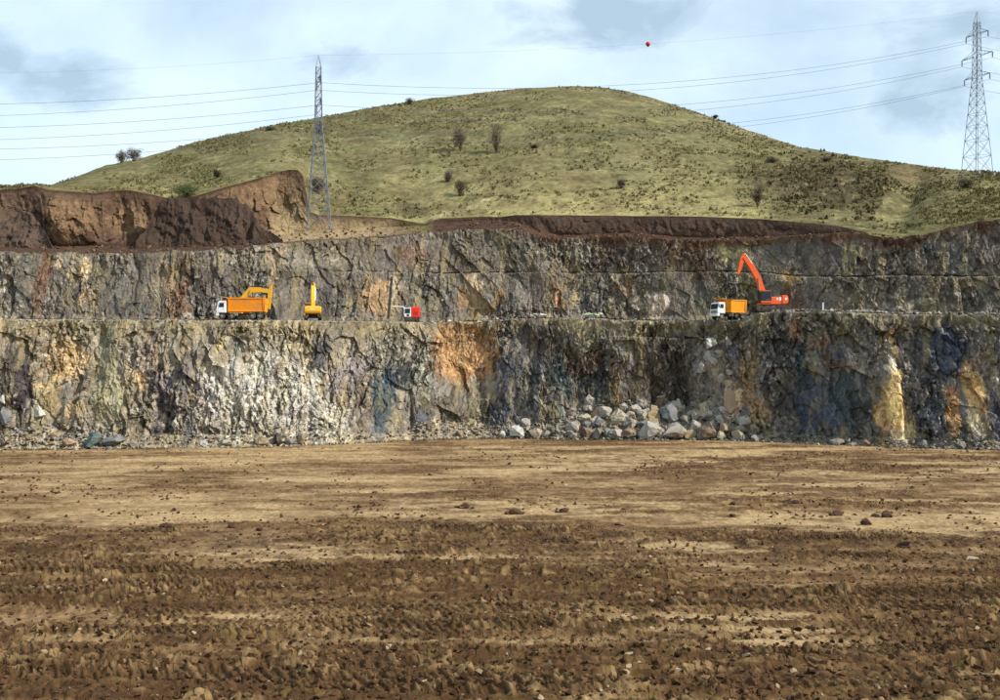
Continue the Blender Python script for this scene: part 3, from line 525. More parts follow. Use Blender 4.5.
M['steel'] = material('bright_cylinder_steel', lin((150, 148, 142)), .35, metal=.6, var=.05)
M['grey'] = material('grey_metal', lin((120, 118, 112)), .6, var=.15, dirt=DUST, dirt_amt=.3)
M['lamp'] = material('lamp_lens', lin((235, 235, 220)), .15, var=.02)
M['galv'] = material('galvanised_lattice_steel', lin((112, 120, 132)), .5, metal=.3, var=.12)
M['cable'] = material('aluminium_conductor', lin((96, 108, 124)), .6, var=.05)
M['bark'] = material('bare_twig_bark', lin((92, 76, 62)), .9, var=.25)
M['leaf'] = material('dull_shrub_leaf', lin((72, 64, 48)), .9, var=.35, vscale=2)
M['leafg'] = material('green_shrub_leaf', lin((70, 82, 44)), .9, var=.35, vscale=2)

def wheel(parent, x, y, r=.56, w=.36):
    def t(bm):
        cyl(bm, (x, y - w / 2, r), (x, y + w / 2, r), r, 18)
        bmesh.ops.bevel(bm, geom=[e for e in bm.edges if abs(e.verts[0].co.y - e.verts[1].co.y) < 1e-5], offset=.07, segments=1, affect='EDGES')
    o = part('wheel', parent, M['rubber'], t); s = 1 if y > 0 else -1
    def rm(bm):
        cyl(bm, (x, y + s * w / 2 - s * .08, r), (x, y + s * (w / 2 + .02), r), r * .55, 14); cyl(bm, (x, y + s * w / 2, r), (x, y + s * (w / 2 + .09), r), r * .2, 8)
    part('rim', o, M['grey'], rm); return o

def dump_truck(loc, rz, L, axles, paint, label, sc=1.0):
    """x forward, origin on the ground under the middle; cab in front, tipper bed behind"""
    t = empty('dump_truck', loc, rz, sc); tag(t, label, 'dump truck', 'tipper trucks on the bench'); f = L / 2; b = -L / 2; cabx = f - 1.75; bx0 = b + .15; bx1 = cabx - .25
    part('chassis', t, M['dark'], lambda m: (box(m, ((f + b) / 2 - .1, .42, .95), (L - .9, .16, .30)), box(m, ((f + b) / 2 - .1, -.42, .95), (L - .9, .16, .30)), box(m, (b + .3, 0, .95), (.2, 1.6, .3)), box(m, (bx1 - 1.2, 0, .95), (.25, 1.9, .28))))
    cab = part('cab', t, M['white'], lambda m: prism(m, [(cabx, 1.15), (f, 1.15), (f + .02, 1.95), (f - .22, 3.05), (f - .42, 3.28), (cabx, 3.28)], -1.22, 1.22, .06))
    part('windshield', cab, M['glass'], lambda m: prism(m, [(f + .035, 2.0), (f - .175, 2.98), (f - .20, 2.98), (f - .01, 2.0)], -1.05, 1.05))
    [part('grille_bar', cab, M['dark'], lambda m: box(m, (f + .03, 0, 1.32 + .17 * i), (.06, 1.7, .09))) for i in range(3)]
    part('bumper', cab, M['white'], lambda m: box(m, (f - .18, 0, .86), (.55, 2.44, .50), .06))
    for s in (-1, 1):
        d = part('door', cab, M['white'], lambda m: box(m, (cabx + .86, s * 1.235, 2.0), (1.05, .03, 1.55), .01))
        part('side_window', cab, M['glass'], lambda m: prism(m, [(cabx + .40, 2.12), (cabx + 1.36, 2.12), (cabx + 1.20, 2.92), (cabx + .40, 2.92)], s * 1.248 - .01, s * 1.248 + .01))
        part('handle', d, M['dark'], lambda m: box(m, (cabx + .5, s * 1.265, 1.85), (.2, .03, .05)))
        part('mirror', cab, M['dark'], lambda m: (box(m, (f - .05, s * 1.5, 2.55), (.1, .24, .62), .02), cyl(m, (f - .2, s * 1.2, 2.8), (f - .05, s * 1.5, 2.8), .025, 6)))
        part('headlight', cab, M['lamp'], lambda m: box(m, (f + .105, s * .9, .98), (.03, .40, .22), .01))
        part('mudguard', t, M['dark'], lambda m: prism(m, [(f - 1.5, .95), (f - 1.42, 1.14), (f - .5, 1.14), (f - .42, .95), (f - .6, 1.06), (f - 1.32, 1.06)], s * .85, s * 1.24))
    part('fuel_tank', t, M['grey'], lambda m: box(m, (cabx - 1.55, 1.0, .88), (1.0, .42, .62), .08)); part('air_tank', t, M['grey'], lambda m: box(m, (cabx - 1.55, -1.0, .88), (.9, .42, .60), .08))
    zb, zt = 1.35, 3.75
    def bed(m):
        y = 1.25
        prism(m, [(bx0 + .15, zb), (bx1 - .15, zb), (bx1, zb + .15), (bx1, zb + .02)], -1.0, 1.0)
        box(m, ((bx0 + bx1) / 2, 0, zb + .08), (bx1 - bx0 - .2, 2.0, .16))
        for s in (-1, 1):   # slanting side wall
            v = [m.verts.new(p) for p in ((bx0 + .12, s * 1.0, zb), (bx1 - .1, s * 1.0, zb), (bx1, s * y, zt), (bx0, s * y, zt), (bx0 + .12, s * .94, zb), (bx1 - .1, s * .94, zb), (bx1, s * (y - .08), zt), (bx0, s * (y - .08), zt))]
            for q in ((0, 1, 2, 3), (7, 6, 5, 4), (0, 4, 5, 1), (1, 5, 6, 2), (2, 6, 7, 3), (3, 7, 4, 0)): m.faces.new([v[i] for i in q])
        box(m, (bx1 - .05, 0, (zb + zt) / 2), (.1, 2.3, zt - zb)); bmesh.ops.recalc_face_normals(m, faces=m.faces[:])
    bd = part('tipper_body', t, paint, bed)
    part('canopy', bd, paint, lambda m: prism(m, [(bx1 - .1, zt - .05), (bx1 + .15, zt + .02), (cabx + .75, zt + .22), (cabx + .75, zt + .30), (bx1 - .1, zt + .12)], -1.2, 1.2))
    part('tailgate', bd, paint, lambda m: (prism(m, [(bx0 + .10, zb), (bx0 - .06, zt), (bx0 - .16, zt), (bx0, zb)], -1.22, 1.22), box(m, (bx0 - .1, 0, zt - .9), (.12, 2.3, .12))))
    nr = 6 if L > 8 else 4
    for s in (-1, 1):
        part('top_rail', bd, paint, lambda m: box(m, ((bx0 + bx1) / 2, s * 1.28, zt), (bx1 - bx0 + .1, .14, .16), .02))
        part('bottom_rail', bd, paint, lambda m: box(m, ((bx0 + bx1) / 2, s * 1.04, zb + .1), (bx1 - bx0 - .2, .14, .22), .02))
        for i in (0, nr):
            xx = bx0 + .2 + (bx1 - bx0 - .4) * i / nr
            part('rib', bd, paint, lambda m: box(m, (xx, s * 1.16, (zb + zt) / 2), (.14, .12, zt - zb - .15), .0, Matrix.Rotation(-s * .104, 4, 'X')))
    part('load', bd, M['loadrock'], lambda m: [bmesh.ops.create_icosphere(m, subdivisions=1, radius=random.uniform(.35, .6), matrix=Matrix.Translation((random.uniform(bx0 + .6, bx1 - .6), random.uniform(-.6, .6), zt - random.uniform(.5, .75))) @ Matrix.Diagonal((1.3, 1, .7, 1))) for _ in range(16)])
    xs = [f - .95, f - 2.75, b + 2.35, b + 1.0] if axles == 4 else [f - .95, b + 2.35, b + 1.0]
    for x in xs:
        for s in (-1, 1): wheel(t, x, s * 1.03)
    return t
M['loadrock'] = material('loaded_rubble', lin((132, 120, 104)), .95, var=.4, bump=.5)

def excavator(name, loc, rz, paint, boom, stick, label, bucket=True, marks=False, sc=1.0, dark_house=False, bw=.27):
    t = empty(name, loc, rz, sc); tag(t, label, 'excavator', 'excavators working on the bench')
    for s in (-1, 1):
        tr = part('track', t, M['rubber'], lambda m: prism(m, [(-2.45, .42), (-2.2, .08), (-1.9, 0), (1.9, 0), (2.2, .08), (2.45, .42), (2.3, .82), (2.0, .95), (-2.0, .95), (-2.3, .82)], s * .95, s * 1.55, .05))
        [part('sprocket', tr, M['dark'], lambda m: cyl(m, (x, s * 1.50, .47), (x, s * 1.59, .47), .34, 12)) for x in (-1.95, 1.95)]
        [part('roller', tr, M['dark'], lambda m: cyl(m, (-1.3 + .52 * i, s * 1.50, .25), (-1.3 + .52 * i, s * 1.58, .25), .16, 8)) for i in range(6)]
        part('track_frame', tr, M['dark'], lambda m: box(m, (0, s * 1.57, .52), (2.9, .06, .26)))
    part('turntable', t, M['dark'], lambda m: (cyl(m, (0, 0, .7), (0, 0, 1.12), .85, 16), box(m, (0, 0, .62), (2.2, 1.9, .3))))
    hs = part('house', t, paint, lambda m: (box(m, (-.45, -.75, 1.72), (3.0, 1.35, 1.15), .08), box(m, (-1.0, .72, 1.72), (1.9, 1.3, 1.15), .08), box(m, (-.2, 0, 1.25), (3.2, 2.7, .25), .03)))
    part('counterweight', hs, paint, lambda m: prism(m, [(-1.75, 1.12), (-2.55, 1.2), (-2.75, 1.6), (-2.7, 2.35), (-2.45, 2.5), (-1.75, 2.5)], -1.5, 1.5, .1))
    part('engine_hood', hs, M['dark'] if dark_house else paint, lambda m: box(m, (-1.15, 0, 2.38), (1.3, 2.3, .42), .08))
    part('exhaust', hs, M['dark'], lambda m: cyl(m, (-1.3, -.5, 2.5), (-1.3, -.5, 3.05), .08, 8))
    part('handrail', hs, M['dark'], lambda m: (cyl(m, (.9, -1.38, 2.75), (-.9, -1.38, 2.75), .03, 6), cyl(m, (.9, -1.38, 2.2), (.9, -1.38, 2.75), .03, 6), cyl(m, (-.9, -1.38, 2.2), (-.9, -1.38, 2.75), .03, 6)))
    cb = part('cab', t, M['dark'], lambda m: prism(m, [(-.15, 1.35), (1.45, 1.35), (1.62, 1.9), (1.45, 3.05), (1.2, 3.2), (-.15, 3.2)], .42, 1.42, .05))
    part('cab_roof', cb, paint, lambda m: box(m, (.55, .92, 3.22), (1.35, .96, .08), .03))
    for y in (.41, 1.43): part('side_window', cb, M['glass'], lambda m: prism(m, [(-.02, 2.0), (.72, 2.0), (.72, 3.02), (-.02, 3.02)], y - .008, y + .008)); part('door_window', cb, M['glass'], lambda m: prism(m, [(.80, 1.75), (1.50, 1.75), (1.52, 1.95), (1.36, 3.0), (.80, 3.02)], y - .008, y + .008))
    part('windshield', cb, M['glass'], lambda m: prism(m, [(1.63, 1.9), (1.47, 3.0), (1.45, 3.0), (1.60, 1.9)], .50, 1.34))
    part('cab_step', cb, paint, lambda m: prism(m, [(-.1, 1.4), (1.46, 1.4), (1.5, 1.62), (-.1, 1.62)], 1.425, 1.44))
    bo = part('boom', t, paint, lambda m: limb(m, boom, bw))
    st = part('stick', t, paint, lambda m: limb(m, stick, .20))
    b0, b1, b2 = boom[0], boom[len(boom) // 2], boom[-1]
    for s in (-1, 1):
        c = part('boom_cylinder', bo, M['dark'], lambda m: cyl(m, (1.35, s * .38, 1.45), ((1.35 + b1[0]) / 2, s * .38, (1.45 + b1[1]) / 2), .11, 8))
        part('piston_rod', c, M['steel'], lambda m: cyl(m, ((1.35 + b1[0]) / 2, s * .38, (1.45 + b1[1]) / 2), (b1[0], s * .38, b1[1]), .06, 8))
    s0, s1 = stick[0], stick[-1]; top = (b1[0] * .45 + b2[0] * .55, b1[1] * .45 + b2[1] * .55)
    nx, nz = -(b2[1] - b1[1]), b2[0] - b1[0]; ln = math.hypot(nx, nz); nx, nz = nx / ln, nz / ln
    if nz < 0: nx, nz = -nx, -nz
    a = (b1[0] + nx * .6, 0, b1[1] + nz * .6); e = (s0[0] + nx * .1, 0, s0[1] + nz * .1)
    sc_ = part('stick_cylinder', bo, M['dark'], lambda m: cyl(m, a, ((a[0] * .45 + e[0] * .55), 0, a[2] * .45 + e[2] * .55), .12, 8)); part('piston_rod', sc_, M['steel'], lambda m: cyl(m, ((a[0] * .45 + e[0] * .55), 0, a[2] * .45 + e[2] * .55), e, .07, 8))
    part('hose', bo, M['rubber'], lambda m: cyl(m, (b1[0] + nx * .5, .2, b1[1] + nz * .5), (b2[0] + nx * .35, .2, b2[1] + nz * .35), .05, 6))
    if bucket:
        x, z = s1[0], s1[1]
        bu = part('bucket', t, M['dark'], lambda m: prism(m, [(x + .15, z + .1), (x + .45, z - .25), (x + .35, z - .95), (x - .15, z - 1.3), (x - .75, z - 1.15), (x - .95, z - .75), (x - .55, z - .82), (x - .2, z - .6), (x - .25, z - .1)], -.62, .62, .03))
        [part('tooth', bu, M['grey'], lambda m: box(m, (x - 1.02, -.48 + .24 * i, z - .75), (.28, .1, .09))) for i in range(5)]
    else:
        x, z = s1[0], s1[1]
        part('coupler', t, M['dark'], lambda m: box(m, (x + .05, 0, z - .15), (.34, .42, .5), .05))
    if marks: [part('side_lettering', hs, M['white'], lambda m: box(m, (-2.35 + .42 * i + .03 * (i % 2), 1.512 if i < 1 else 1.38, 1.95), (.30, .02, .34 + .10 * (i % 3)))) for i in range(4)]
    else: [part('rear_lettering', hs, M['white'], lambda m: box(m, (-2.76, -.30 + .22 * i, 1.95), (.02, .12, .30))) for i in range(4)]
    return t

def on_bench(u, back): Y = float(Yedge(u)) + back; return Vector((xcol(u, Y), Y, float(Zbench(u)) + 0.02))
# left group
dump_truck(on_bench(242.5, 2.4), math.radians(180), 8.75, 4, M['orange'], 'orange four axle dump truck with white cab parked under the yellow excavator boom', 1.03)
excavator('excavator', on_bench(238, 8.2), 0.0, M['yellow'], [(.55, 1.9, .40), (1.1, 4.3, .55), (2.4, 5.85, .58), (4.2, 5.9, .45), (5.9, 5.5, .30)], [(6.35, 6.75, .20), (6.1, 5.6, .42), (6.0, 4.2, .34), (5.9, 2.2, .22)], 'yellow excavator half hidden behind the orange dump truck, stick hanging down')
excavator('excavator', on_bench(313, 4.2), math.radians(99), M['yellow'], [(.5, 1.9, .40), (1.6, 4.3, .55), (3.4, 6.3, .50), (5.3, 7.0, .32)], [(5.9, 7.3, .2), (5.5, 6.5, .38), (4.9, 3.4, .2)], 'yellow excavator seen from behind with its boom raised toward the rock face', sc=1.04, bw=.36)
# right group
dump_truck(on_bench(728.5, 3.2), math.radians(207), 7.0, 3, M['amber'], 'amber dump truck with white cab beside the red orange excavator', 1.04)
excavator('excavator', on_bench(768, 3.0), math.radians(183), M['red_orange'], [(.5, 1.7, .36), (1.0, 3.5, .40), (1.6, 5.25, .42), (2.72, 7.15, .37), (3.8, 8.5, .25)], [(3.7, 9.0, .16), (3.95, 8.4, .33), (4.3, 7.15, .28), (4.7, 5.8, .17)], 'red orange excavator with black cab and boom raised high over the amber truck', bucket=False, marks=True, dark_house=True, sc=1.28, bw=.30)

def drill_rig(loc):
    t = empty('drill_rig', loc, math.radians(180)); tag(t, 'small red and white crawler drill rig with tall dark mast against the rock', 'drill rig')
    for s in (-1, 1):
        tr = part('track', t, M['rubber'], lambda m: prism(m, [(-1.6, .35), (-1.4, .03), (1.2, .03), (1.4, .35), (1.2, .66), (-1.4, .66)], s * .8, s * 1.2, .04)); [part('sprocket', tr, M['dark'], lambda m: cyl(m, (x, s * 1.18, .35), (x, s * 1.23, .35), .24, 10)) for x in (-1.15, .95)]
    part('deck', t, M['dark'], lambda m: box(m, (-.1, 0, .78), (3.2, 1.9, .25), .03))
    hood = part('engine_housing', t, M['red'], lambda m: box(m, (-.85, 0, 1.9), (1.65, 1.9, 2.1), .12)); [part('vent_slat', hood, M['dark'], lambda m: box(m, (-.85, .955, 1.4 + .15 * i), (.9, .02, .07))) for i in range(4)]; part('side_panel', hood, M['red'], lambda m: box(m, (-.85, .96, 2.3), (1.2, .03, .7), .01))
    cb = part('cab', t, M['white'], lambda m: prism(m, [(.02, .92), (1.3, .92), (1.5, 1.6), (1.35, 2.75), (.02, 2.85)], -.2, .98, .05))
    for y in (-.205, .985): part('side_window', cb, M['glass'], lambda m: prism(m, [(.2, 1.65), (1.32, 1.65), (1.22, 2.6), (.2, 2.65)], y - .01, y + .01)); part('door_pane', cb, M['glass'], lambda m: box(m, (.65, y, 1.28), (.5, .02, .42)))
    part('windshield', cb, M['glass'], lambda m: prism(m, [(1.52, 1.6), (1.38, 2.65), (1.36, 2.65), (1.49, 1.6)], -.1, .88))
    bo = part('boom', t, M['white'], lambda m: (cyl(m, (1.1, -.5, 1.3), (1.65, -.5, 3.05), .14, 8), cyl(m, (1.65, -.5, 3.05), (4.0, -.5, 3.1), .13, 8))); part('lift_cylinder', bo, M['steel'], lambda m: cyl(m, (1.5, -.5, 1.0), (2.6, -.5, 3.0), .08, 8))
    ms = part('mast', t, M['dark'], lambda m: limb(m, [(4.75, .6, .22), (4.35, 4.5, .22), (4.0, 9.2, .2)], .2)); part('rock_drill', ms, M['grey'], lambda m: box(m, (4.05, 0, 5.6), (.4, .4, 1.3), .05)); part('drill_rod', ms, M['steel'], lambda m: cyl(m, (5.05, 0, -.05), (4.35, 0, 8.0), .05, 6)); part('hose_reel', ms, M['dark'], lambda m: cyl(m, (4.1, -.25, 8.6), (4.1, .25, 8.6), .35, 12))
drill_rig(on_bench(411.5, 3.2))
o = empty('marker_post', on_bench(823, 1.5)); tag(o, 'small white marker post standing on the bench right of the excavators', 'post')
part('shaft', o, M['white'], lambda m: box(m, (0, 0, .7), (.22, .22, 1.5), .02)); part('cap', o, M['white'], lambda m: box(m, (0, 0, 1.5), (.32, .32, .14), .03)); part('foot', o, M['grey'], lambda m: box(m, (0, 0, .06), (.9, .6, .2), .05))

# ------------------------------------------------------------------ pylons and cables
def pylon(name, base, rz, Ht, bw, label, lean=0):
    t = empty(name, base, rz); tag(t, label, 'pylon', 'lattice power pylons')
    waist = Ht * .60; ww = bw * .30; peak = Ht * .93
    def half(z): return bw / 2 + (ww / 2 - bw / 2) * min(1, z / waist) if z <= waist else ww / 2 + (ww * .36 - ww / 2) * (z - waist) / (peak - waist)
    levels = [0]
    while levels[-1] < peak - .8: levels.append(min(peak, levels[-1] + max(1.9, half(levels[-1]) * 1.75)))
    r = .06
    for sx in (-1, 1):
        for sy in (-1, 1):
            part('leg', t, M['galv'], lambda m: [cyl(m, (sx * half(a), sy * half(a), a - (.8 if a == 0 else 0)), (sx * half(b), sy * half(b), b), r * 1.35, 5) for a, b in zip(levels[:-1], levels[1:])])
            part('footing', t, M['grey'], lambda m: box(m, (sx * half(0), sy * half(0), 0), (.9, .9, .7), .05))
    for face in range(4):
        def br(m):
            q = [(1, 1), (1, -1), (-1, -1), (-1, 1)]; (ax, ay), (bx_, by_) = q[face], q[(face + 1) % 4]
            for a, b in zip(levels[:-1], levels[1:]):
                A, B = half(a), half(b)
                cyl(m, (ax * A, ay * A, a), (bx_ * B, by_ * B, b), r * .75, 4); cyl(m, (bx_ * A, by_ * A, a), (ax * B, ay * B, b), r * .75, 4); cyl(m, (ax * B, ay * B, b), (bx_ * B, by_ * B, b), r * .7, 4)
        part('bracing', t, M['galv'], br)
    h2 = half(peak); part('earth_peak', t, M['galv'], lambda m: [cyl(m, (sx * h2, sy * h2, peak), (0, 0, Ht), r, 4) for sx in (-1, 1) for sy in (-1, 1)])
    att = []
    for lev, (zf, ln) in enumerate(((.86, 3.4), (.725, 4.7), (.60, 3.9))):
        z = Ht * zf; h = half(z)
        for s in (-1, 1):
            def arm(m):
                tip = (0, s * ln, z)
                for sx in (-1, 1): cyl(m, (sx * h, s * h, z), tip, r, 4); cyl(m, (sx * h, s * h, z + 1.3), tip, r * .8, 4)
                for k in (.35, .65):
                    cyl(m, (h * (1 - k), s * (h + (ln - h) * k), z), (h * (1 - k), s * (h + (ln - h) * k), z + 1.3 * (1 - k)), r * .6, 4); cyl(m, (-h * (1 - k), s * (h + (ln - h) * k), z), (h * (1 - k), s * (h + (ln - h) * k), z), r * .6, 4)
            a = part('cross_arm', t, M['galv'], arm)
            part('insulator', t, M['dark'], lambda m: [cyl(m, (0, s * ln, z - .1 - .2 * i), (0, s * ln, z - .2 - .2 * i), .16, 8) for i in range(7)])
            att.append(Matrix.Translation(base) @ Matrix.Rotation(rz, 4, 'Z') @ Vector((0, s * ln, z - 1.55)))
    return att, Matrix.Translation(base) @ Vector((0, 0, Ht))
YP1 = float(Ysb(318)) - 3.0; P1 = Vector((xcol(318.5, YP1), YP1, zrow(229, YP1))); HP1 = (229 - 55) * YP1 / F
hp = hill_at(977, 174.0); YP2 = hp.y; P2 = Vector((xcol(977, YP2), YP2, hp.z - .2)); HP2 = zrow(11, YP2) - P2.z
dirl = math.atan2(P2.y - P1.y, P2.x - P1.x)
A1, T1 = pylon('pylon', P1, dirl + math.radians(3), HP1, 5.2, 'slender grey lattice pylon on the pale pad left of the hill')
A2, T2 = pylon('pylon', P2, dirl + math.radians(14), HP2, 5.4, 'grey lattice pylon on the ridge at the far right')
def cable(a, b, sag, label, r=.036):
    n = 44; bm = bmesh.new(); prev = None
    for i in range(n + 1):
        s = i / n; p = a.lerp(b, s); p = Vector((p.x, p.y, p.z - sag * 4 * s * (1 - s)))
        ring = [bm.verts.new(p + Vector((0, math.cos(k * math.pi * 2 / 5) * r, math.sin(k * math.pi * 2 / 5) * r))) for k in range(5)]
        if prev:
            for k in range(5): bm.faces.new((prev[k], prev[(k + 1) % 5], ring[(k + 1) % 5], ring[k]))
        prev = ring
    me = bpy.data.meshes.new('power_cable'); bm.to_mesh(me); bm.free(); return tag(link('power_cable', me, M['cable']), label, 'cable', 'power cables')
lev = ['top', 'middle', 'lowest']; sd_ = {0: 'near', 1: 'far'}
for i in range(6):
    nm = f'{lev[i // 2]} {sd_[i % 2]} side cable'
    cable(A1[i], A2[i], 5.6 + .3 * (i // 2), f'{nm} strung between the two pylons across the hill')
    # onward spans to the left and right of the frame
    L = Vector((xcol(-330, YP1 - 4), YP1 - 4 + (i % 2) * 7, zrow([128, 152, 172][i // 2] + 8 * (i % 2), YP1) + 6)); cable(A1[i], L, 3.2, f'{nm} running left out of the picture from the left pylon')
    Rr = A2[i] + Vector((120, 12, 2)); cable(A2[i], Rr, 6, f'{nm} running right out of the picture from the right pylon')
cable(T1, T2, 2.6, 'thin earth wire between the pylon tops carrying the red ball', .013); cable(T2, T2 + Vector((120, 12, 2)), 4, 'thin earth wire leaving the right pylon top to the right', .013); cable(T1, Vector((xcol(-330, YP1), YP1, T1.z - 2)), 3, 'thin earth wire leaving the left pylon top to the left', .013)
s = .5
for _ in range(40):
    p = T1.lerp(T2, s); uu_ = 500 + F * p.x / p.y; s += (648 - uu_) / 660 * .8
p = T1.lerp(T2, s); p.z -= 2.6 * 4 * s * (1 - s)
M['ball'] = material('marker_ball_red', lin((196, 40, 34)), .5, var=.1)
wb = empty('marker_ball', p); tag(wb, 'tiny red warning ball hanging on the earth wire in the sky', 'marker ball')
part('shell', wb, M['ball'], lambda m: bmesh.ops.create_uvsphere(m, u_segments=14, v_segments=10, radius=.55), True); part('clamp', wb, M['dark'], lambda m: (cyl(m, (-.62, 0, 0), (.62, 0, 0), .09, 6), box(m, (0, 0, -.5), (.4, .4, .24))))

# ------------------------------------------------------------------ spoil heaps beside the cutting
def heap(name, pts_top, pts_bot, Yb_, Yt_, col, label, seed):
    """mound: crest row and foot row given along u, earth slope between, with a back side"""
    u = np.arange(pts_bot[0][0], pts_bot[-1][0] + .1, .9)[None, :]; r = 46; t = np.linspace(0, 1, r)[:, None]
    top = np.minimum(cv(pts_top, u), cv(pts_bot, u)); bot = cv(pts_bot, u); k = np.clip((bot - top) / 30., .02, 1)
    Y = Yb_ + (Yt_ - Yb_) * t * k; z0 = zrow(bot, Yb_) - 2.6; z1 = zrow(top, Yb_ + (Yt_ - Yb_) * k); z = z0 + (z1 - z0) * t; x = xcol(u, Y)
    rill = 1 - 2 * np.abs(fbm(x / 1.7, z / 12, seed, 3)); Y = Y - np.sin(np.pi * t) ** .6 * k * (.35 * rill + 1.8 * fbm(x / 5, z / 5, seed + 3, 4, .6) + .8 * fbm(x / 1.4, z / 1.4, seed + 4, 4, .6)); z = z + .9 * fbm(x / 1.2, Y / 1.2, seed + 5, 3) * t
    s = np.linspace(0, 1, 12)[1:, None]; Yb2 = Y[-1:] + 9 * s; zb2 = z[-1:] * (1 - s) + (z0 - 1) * s; xb2 = x[-1:] + 0 * s
    X = np.concatenate([x, xb2]); YY = np.concatenate([Y, Yb2]); Z = np.concatenate([z, zb2]); w = (.5 + .5 * fbm(X / 1.5, Z / 4, seed + 7, 4))[..., None]
    C = lin(col) * (.75 + .55 * w) * (1 + .12 * fbm(X / 4, Z / 4, seed + 8, 3)[..., None])
    tag(link(name, mesh_np(name, np.stack([X, YY, Z], -1).reshape(-1, 3), grid_quads(*X.shape), C.reshape(-1, 3)), M['soil']), label, 'earth heap')
ys = float(Ysb(210))
heap('earth_heap', [(136, 241), (150, 222), (161, 202), (172, 198.5), (200, 199), (225, 198), (238, 199), (247, 206), (262, 226), (282, 239)], [(136, 242), (200, 241.5), (282, 239.5)], ys - 9, ys - 3.5, (76, 61, 52), 'dark maroon flat topped earth heap in front of the cutting', 1300)
heap('earth_heap', [(-40, 216), (0, 222), (14, 214), (30, 211), (40, 222), (52, 246)], [(-40, 248), (0, 247.5), (52, 247)], ys - 9, ys - 4.5, (92, 76, 66), 'grey brown earth heap at the far left edge of the cutting', 1400)

# ------------------------------------------------------------------ boulders, rubble, clods
def hull_mesh(name, seed, flat=1.0, n=18, rough=0.0):
    rnd = random.Random(seed); bm = bmesh.new()
    for _ in range(n):
        v = Vector((rnd.gauss(0, 1), rnd.gauss(0, 1), rnd.gauss(0, 1))).normalized() * rnd.uniform(.78, 1.0); bm.verts.new((v.x, v.y, v.z * flat))
    r = bmesh.ops.convex_hull(bm, input=bm.verts[:]); bmesh.ops.delete(bm, geom=[e for e in r['geom_interior'] if isinstance(e, bmesh.types.BMVert)], context='VERTS')
    if rough:
        bmesh.ops.subdivide_edges(bm, edges=bm.edges[:], cuts=2, fractal=rough, seed=seed, use_grid_fill=True); bmesh.ops.triangulate(bm, faces=bm.faces[:])
    me = bpy.data.meshes.new(name); bm.to_mesh(me); bm.free(); return me
RC = {'pale grey': (196, 190, 178), 'grey': (152, 148, 140), 'cream': (202, 190, 164), 'blue grey': (130, 136, 140), 'teal': (84, 122, 124), 'tan': (174, 152, 122), 'dark grey': (70, 66, 66), 'brown': (134, 114, 96), 'ochre': (178, 158, 112), 'white': (226, 224, 216), 'pinkish': (200, 168, 140)}
RM = {k: material('boulder_' + k.replace(' ', '_'), lin(c) * .70, .9, var=.38, vscale=2.2, bump=.7, bscale=3, bdist=.12, dirt=lin((120, 104, 82)), dirt_amt=.8, dscale=1.3) for k, c in RC.items()}
def wall_y(u, z):
    j = int(np.argmin(np.abs(US - u))); i = int(np.argmin(np.abs(LZ[:, j] - z))); return float(LY[i, j])
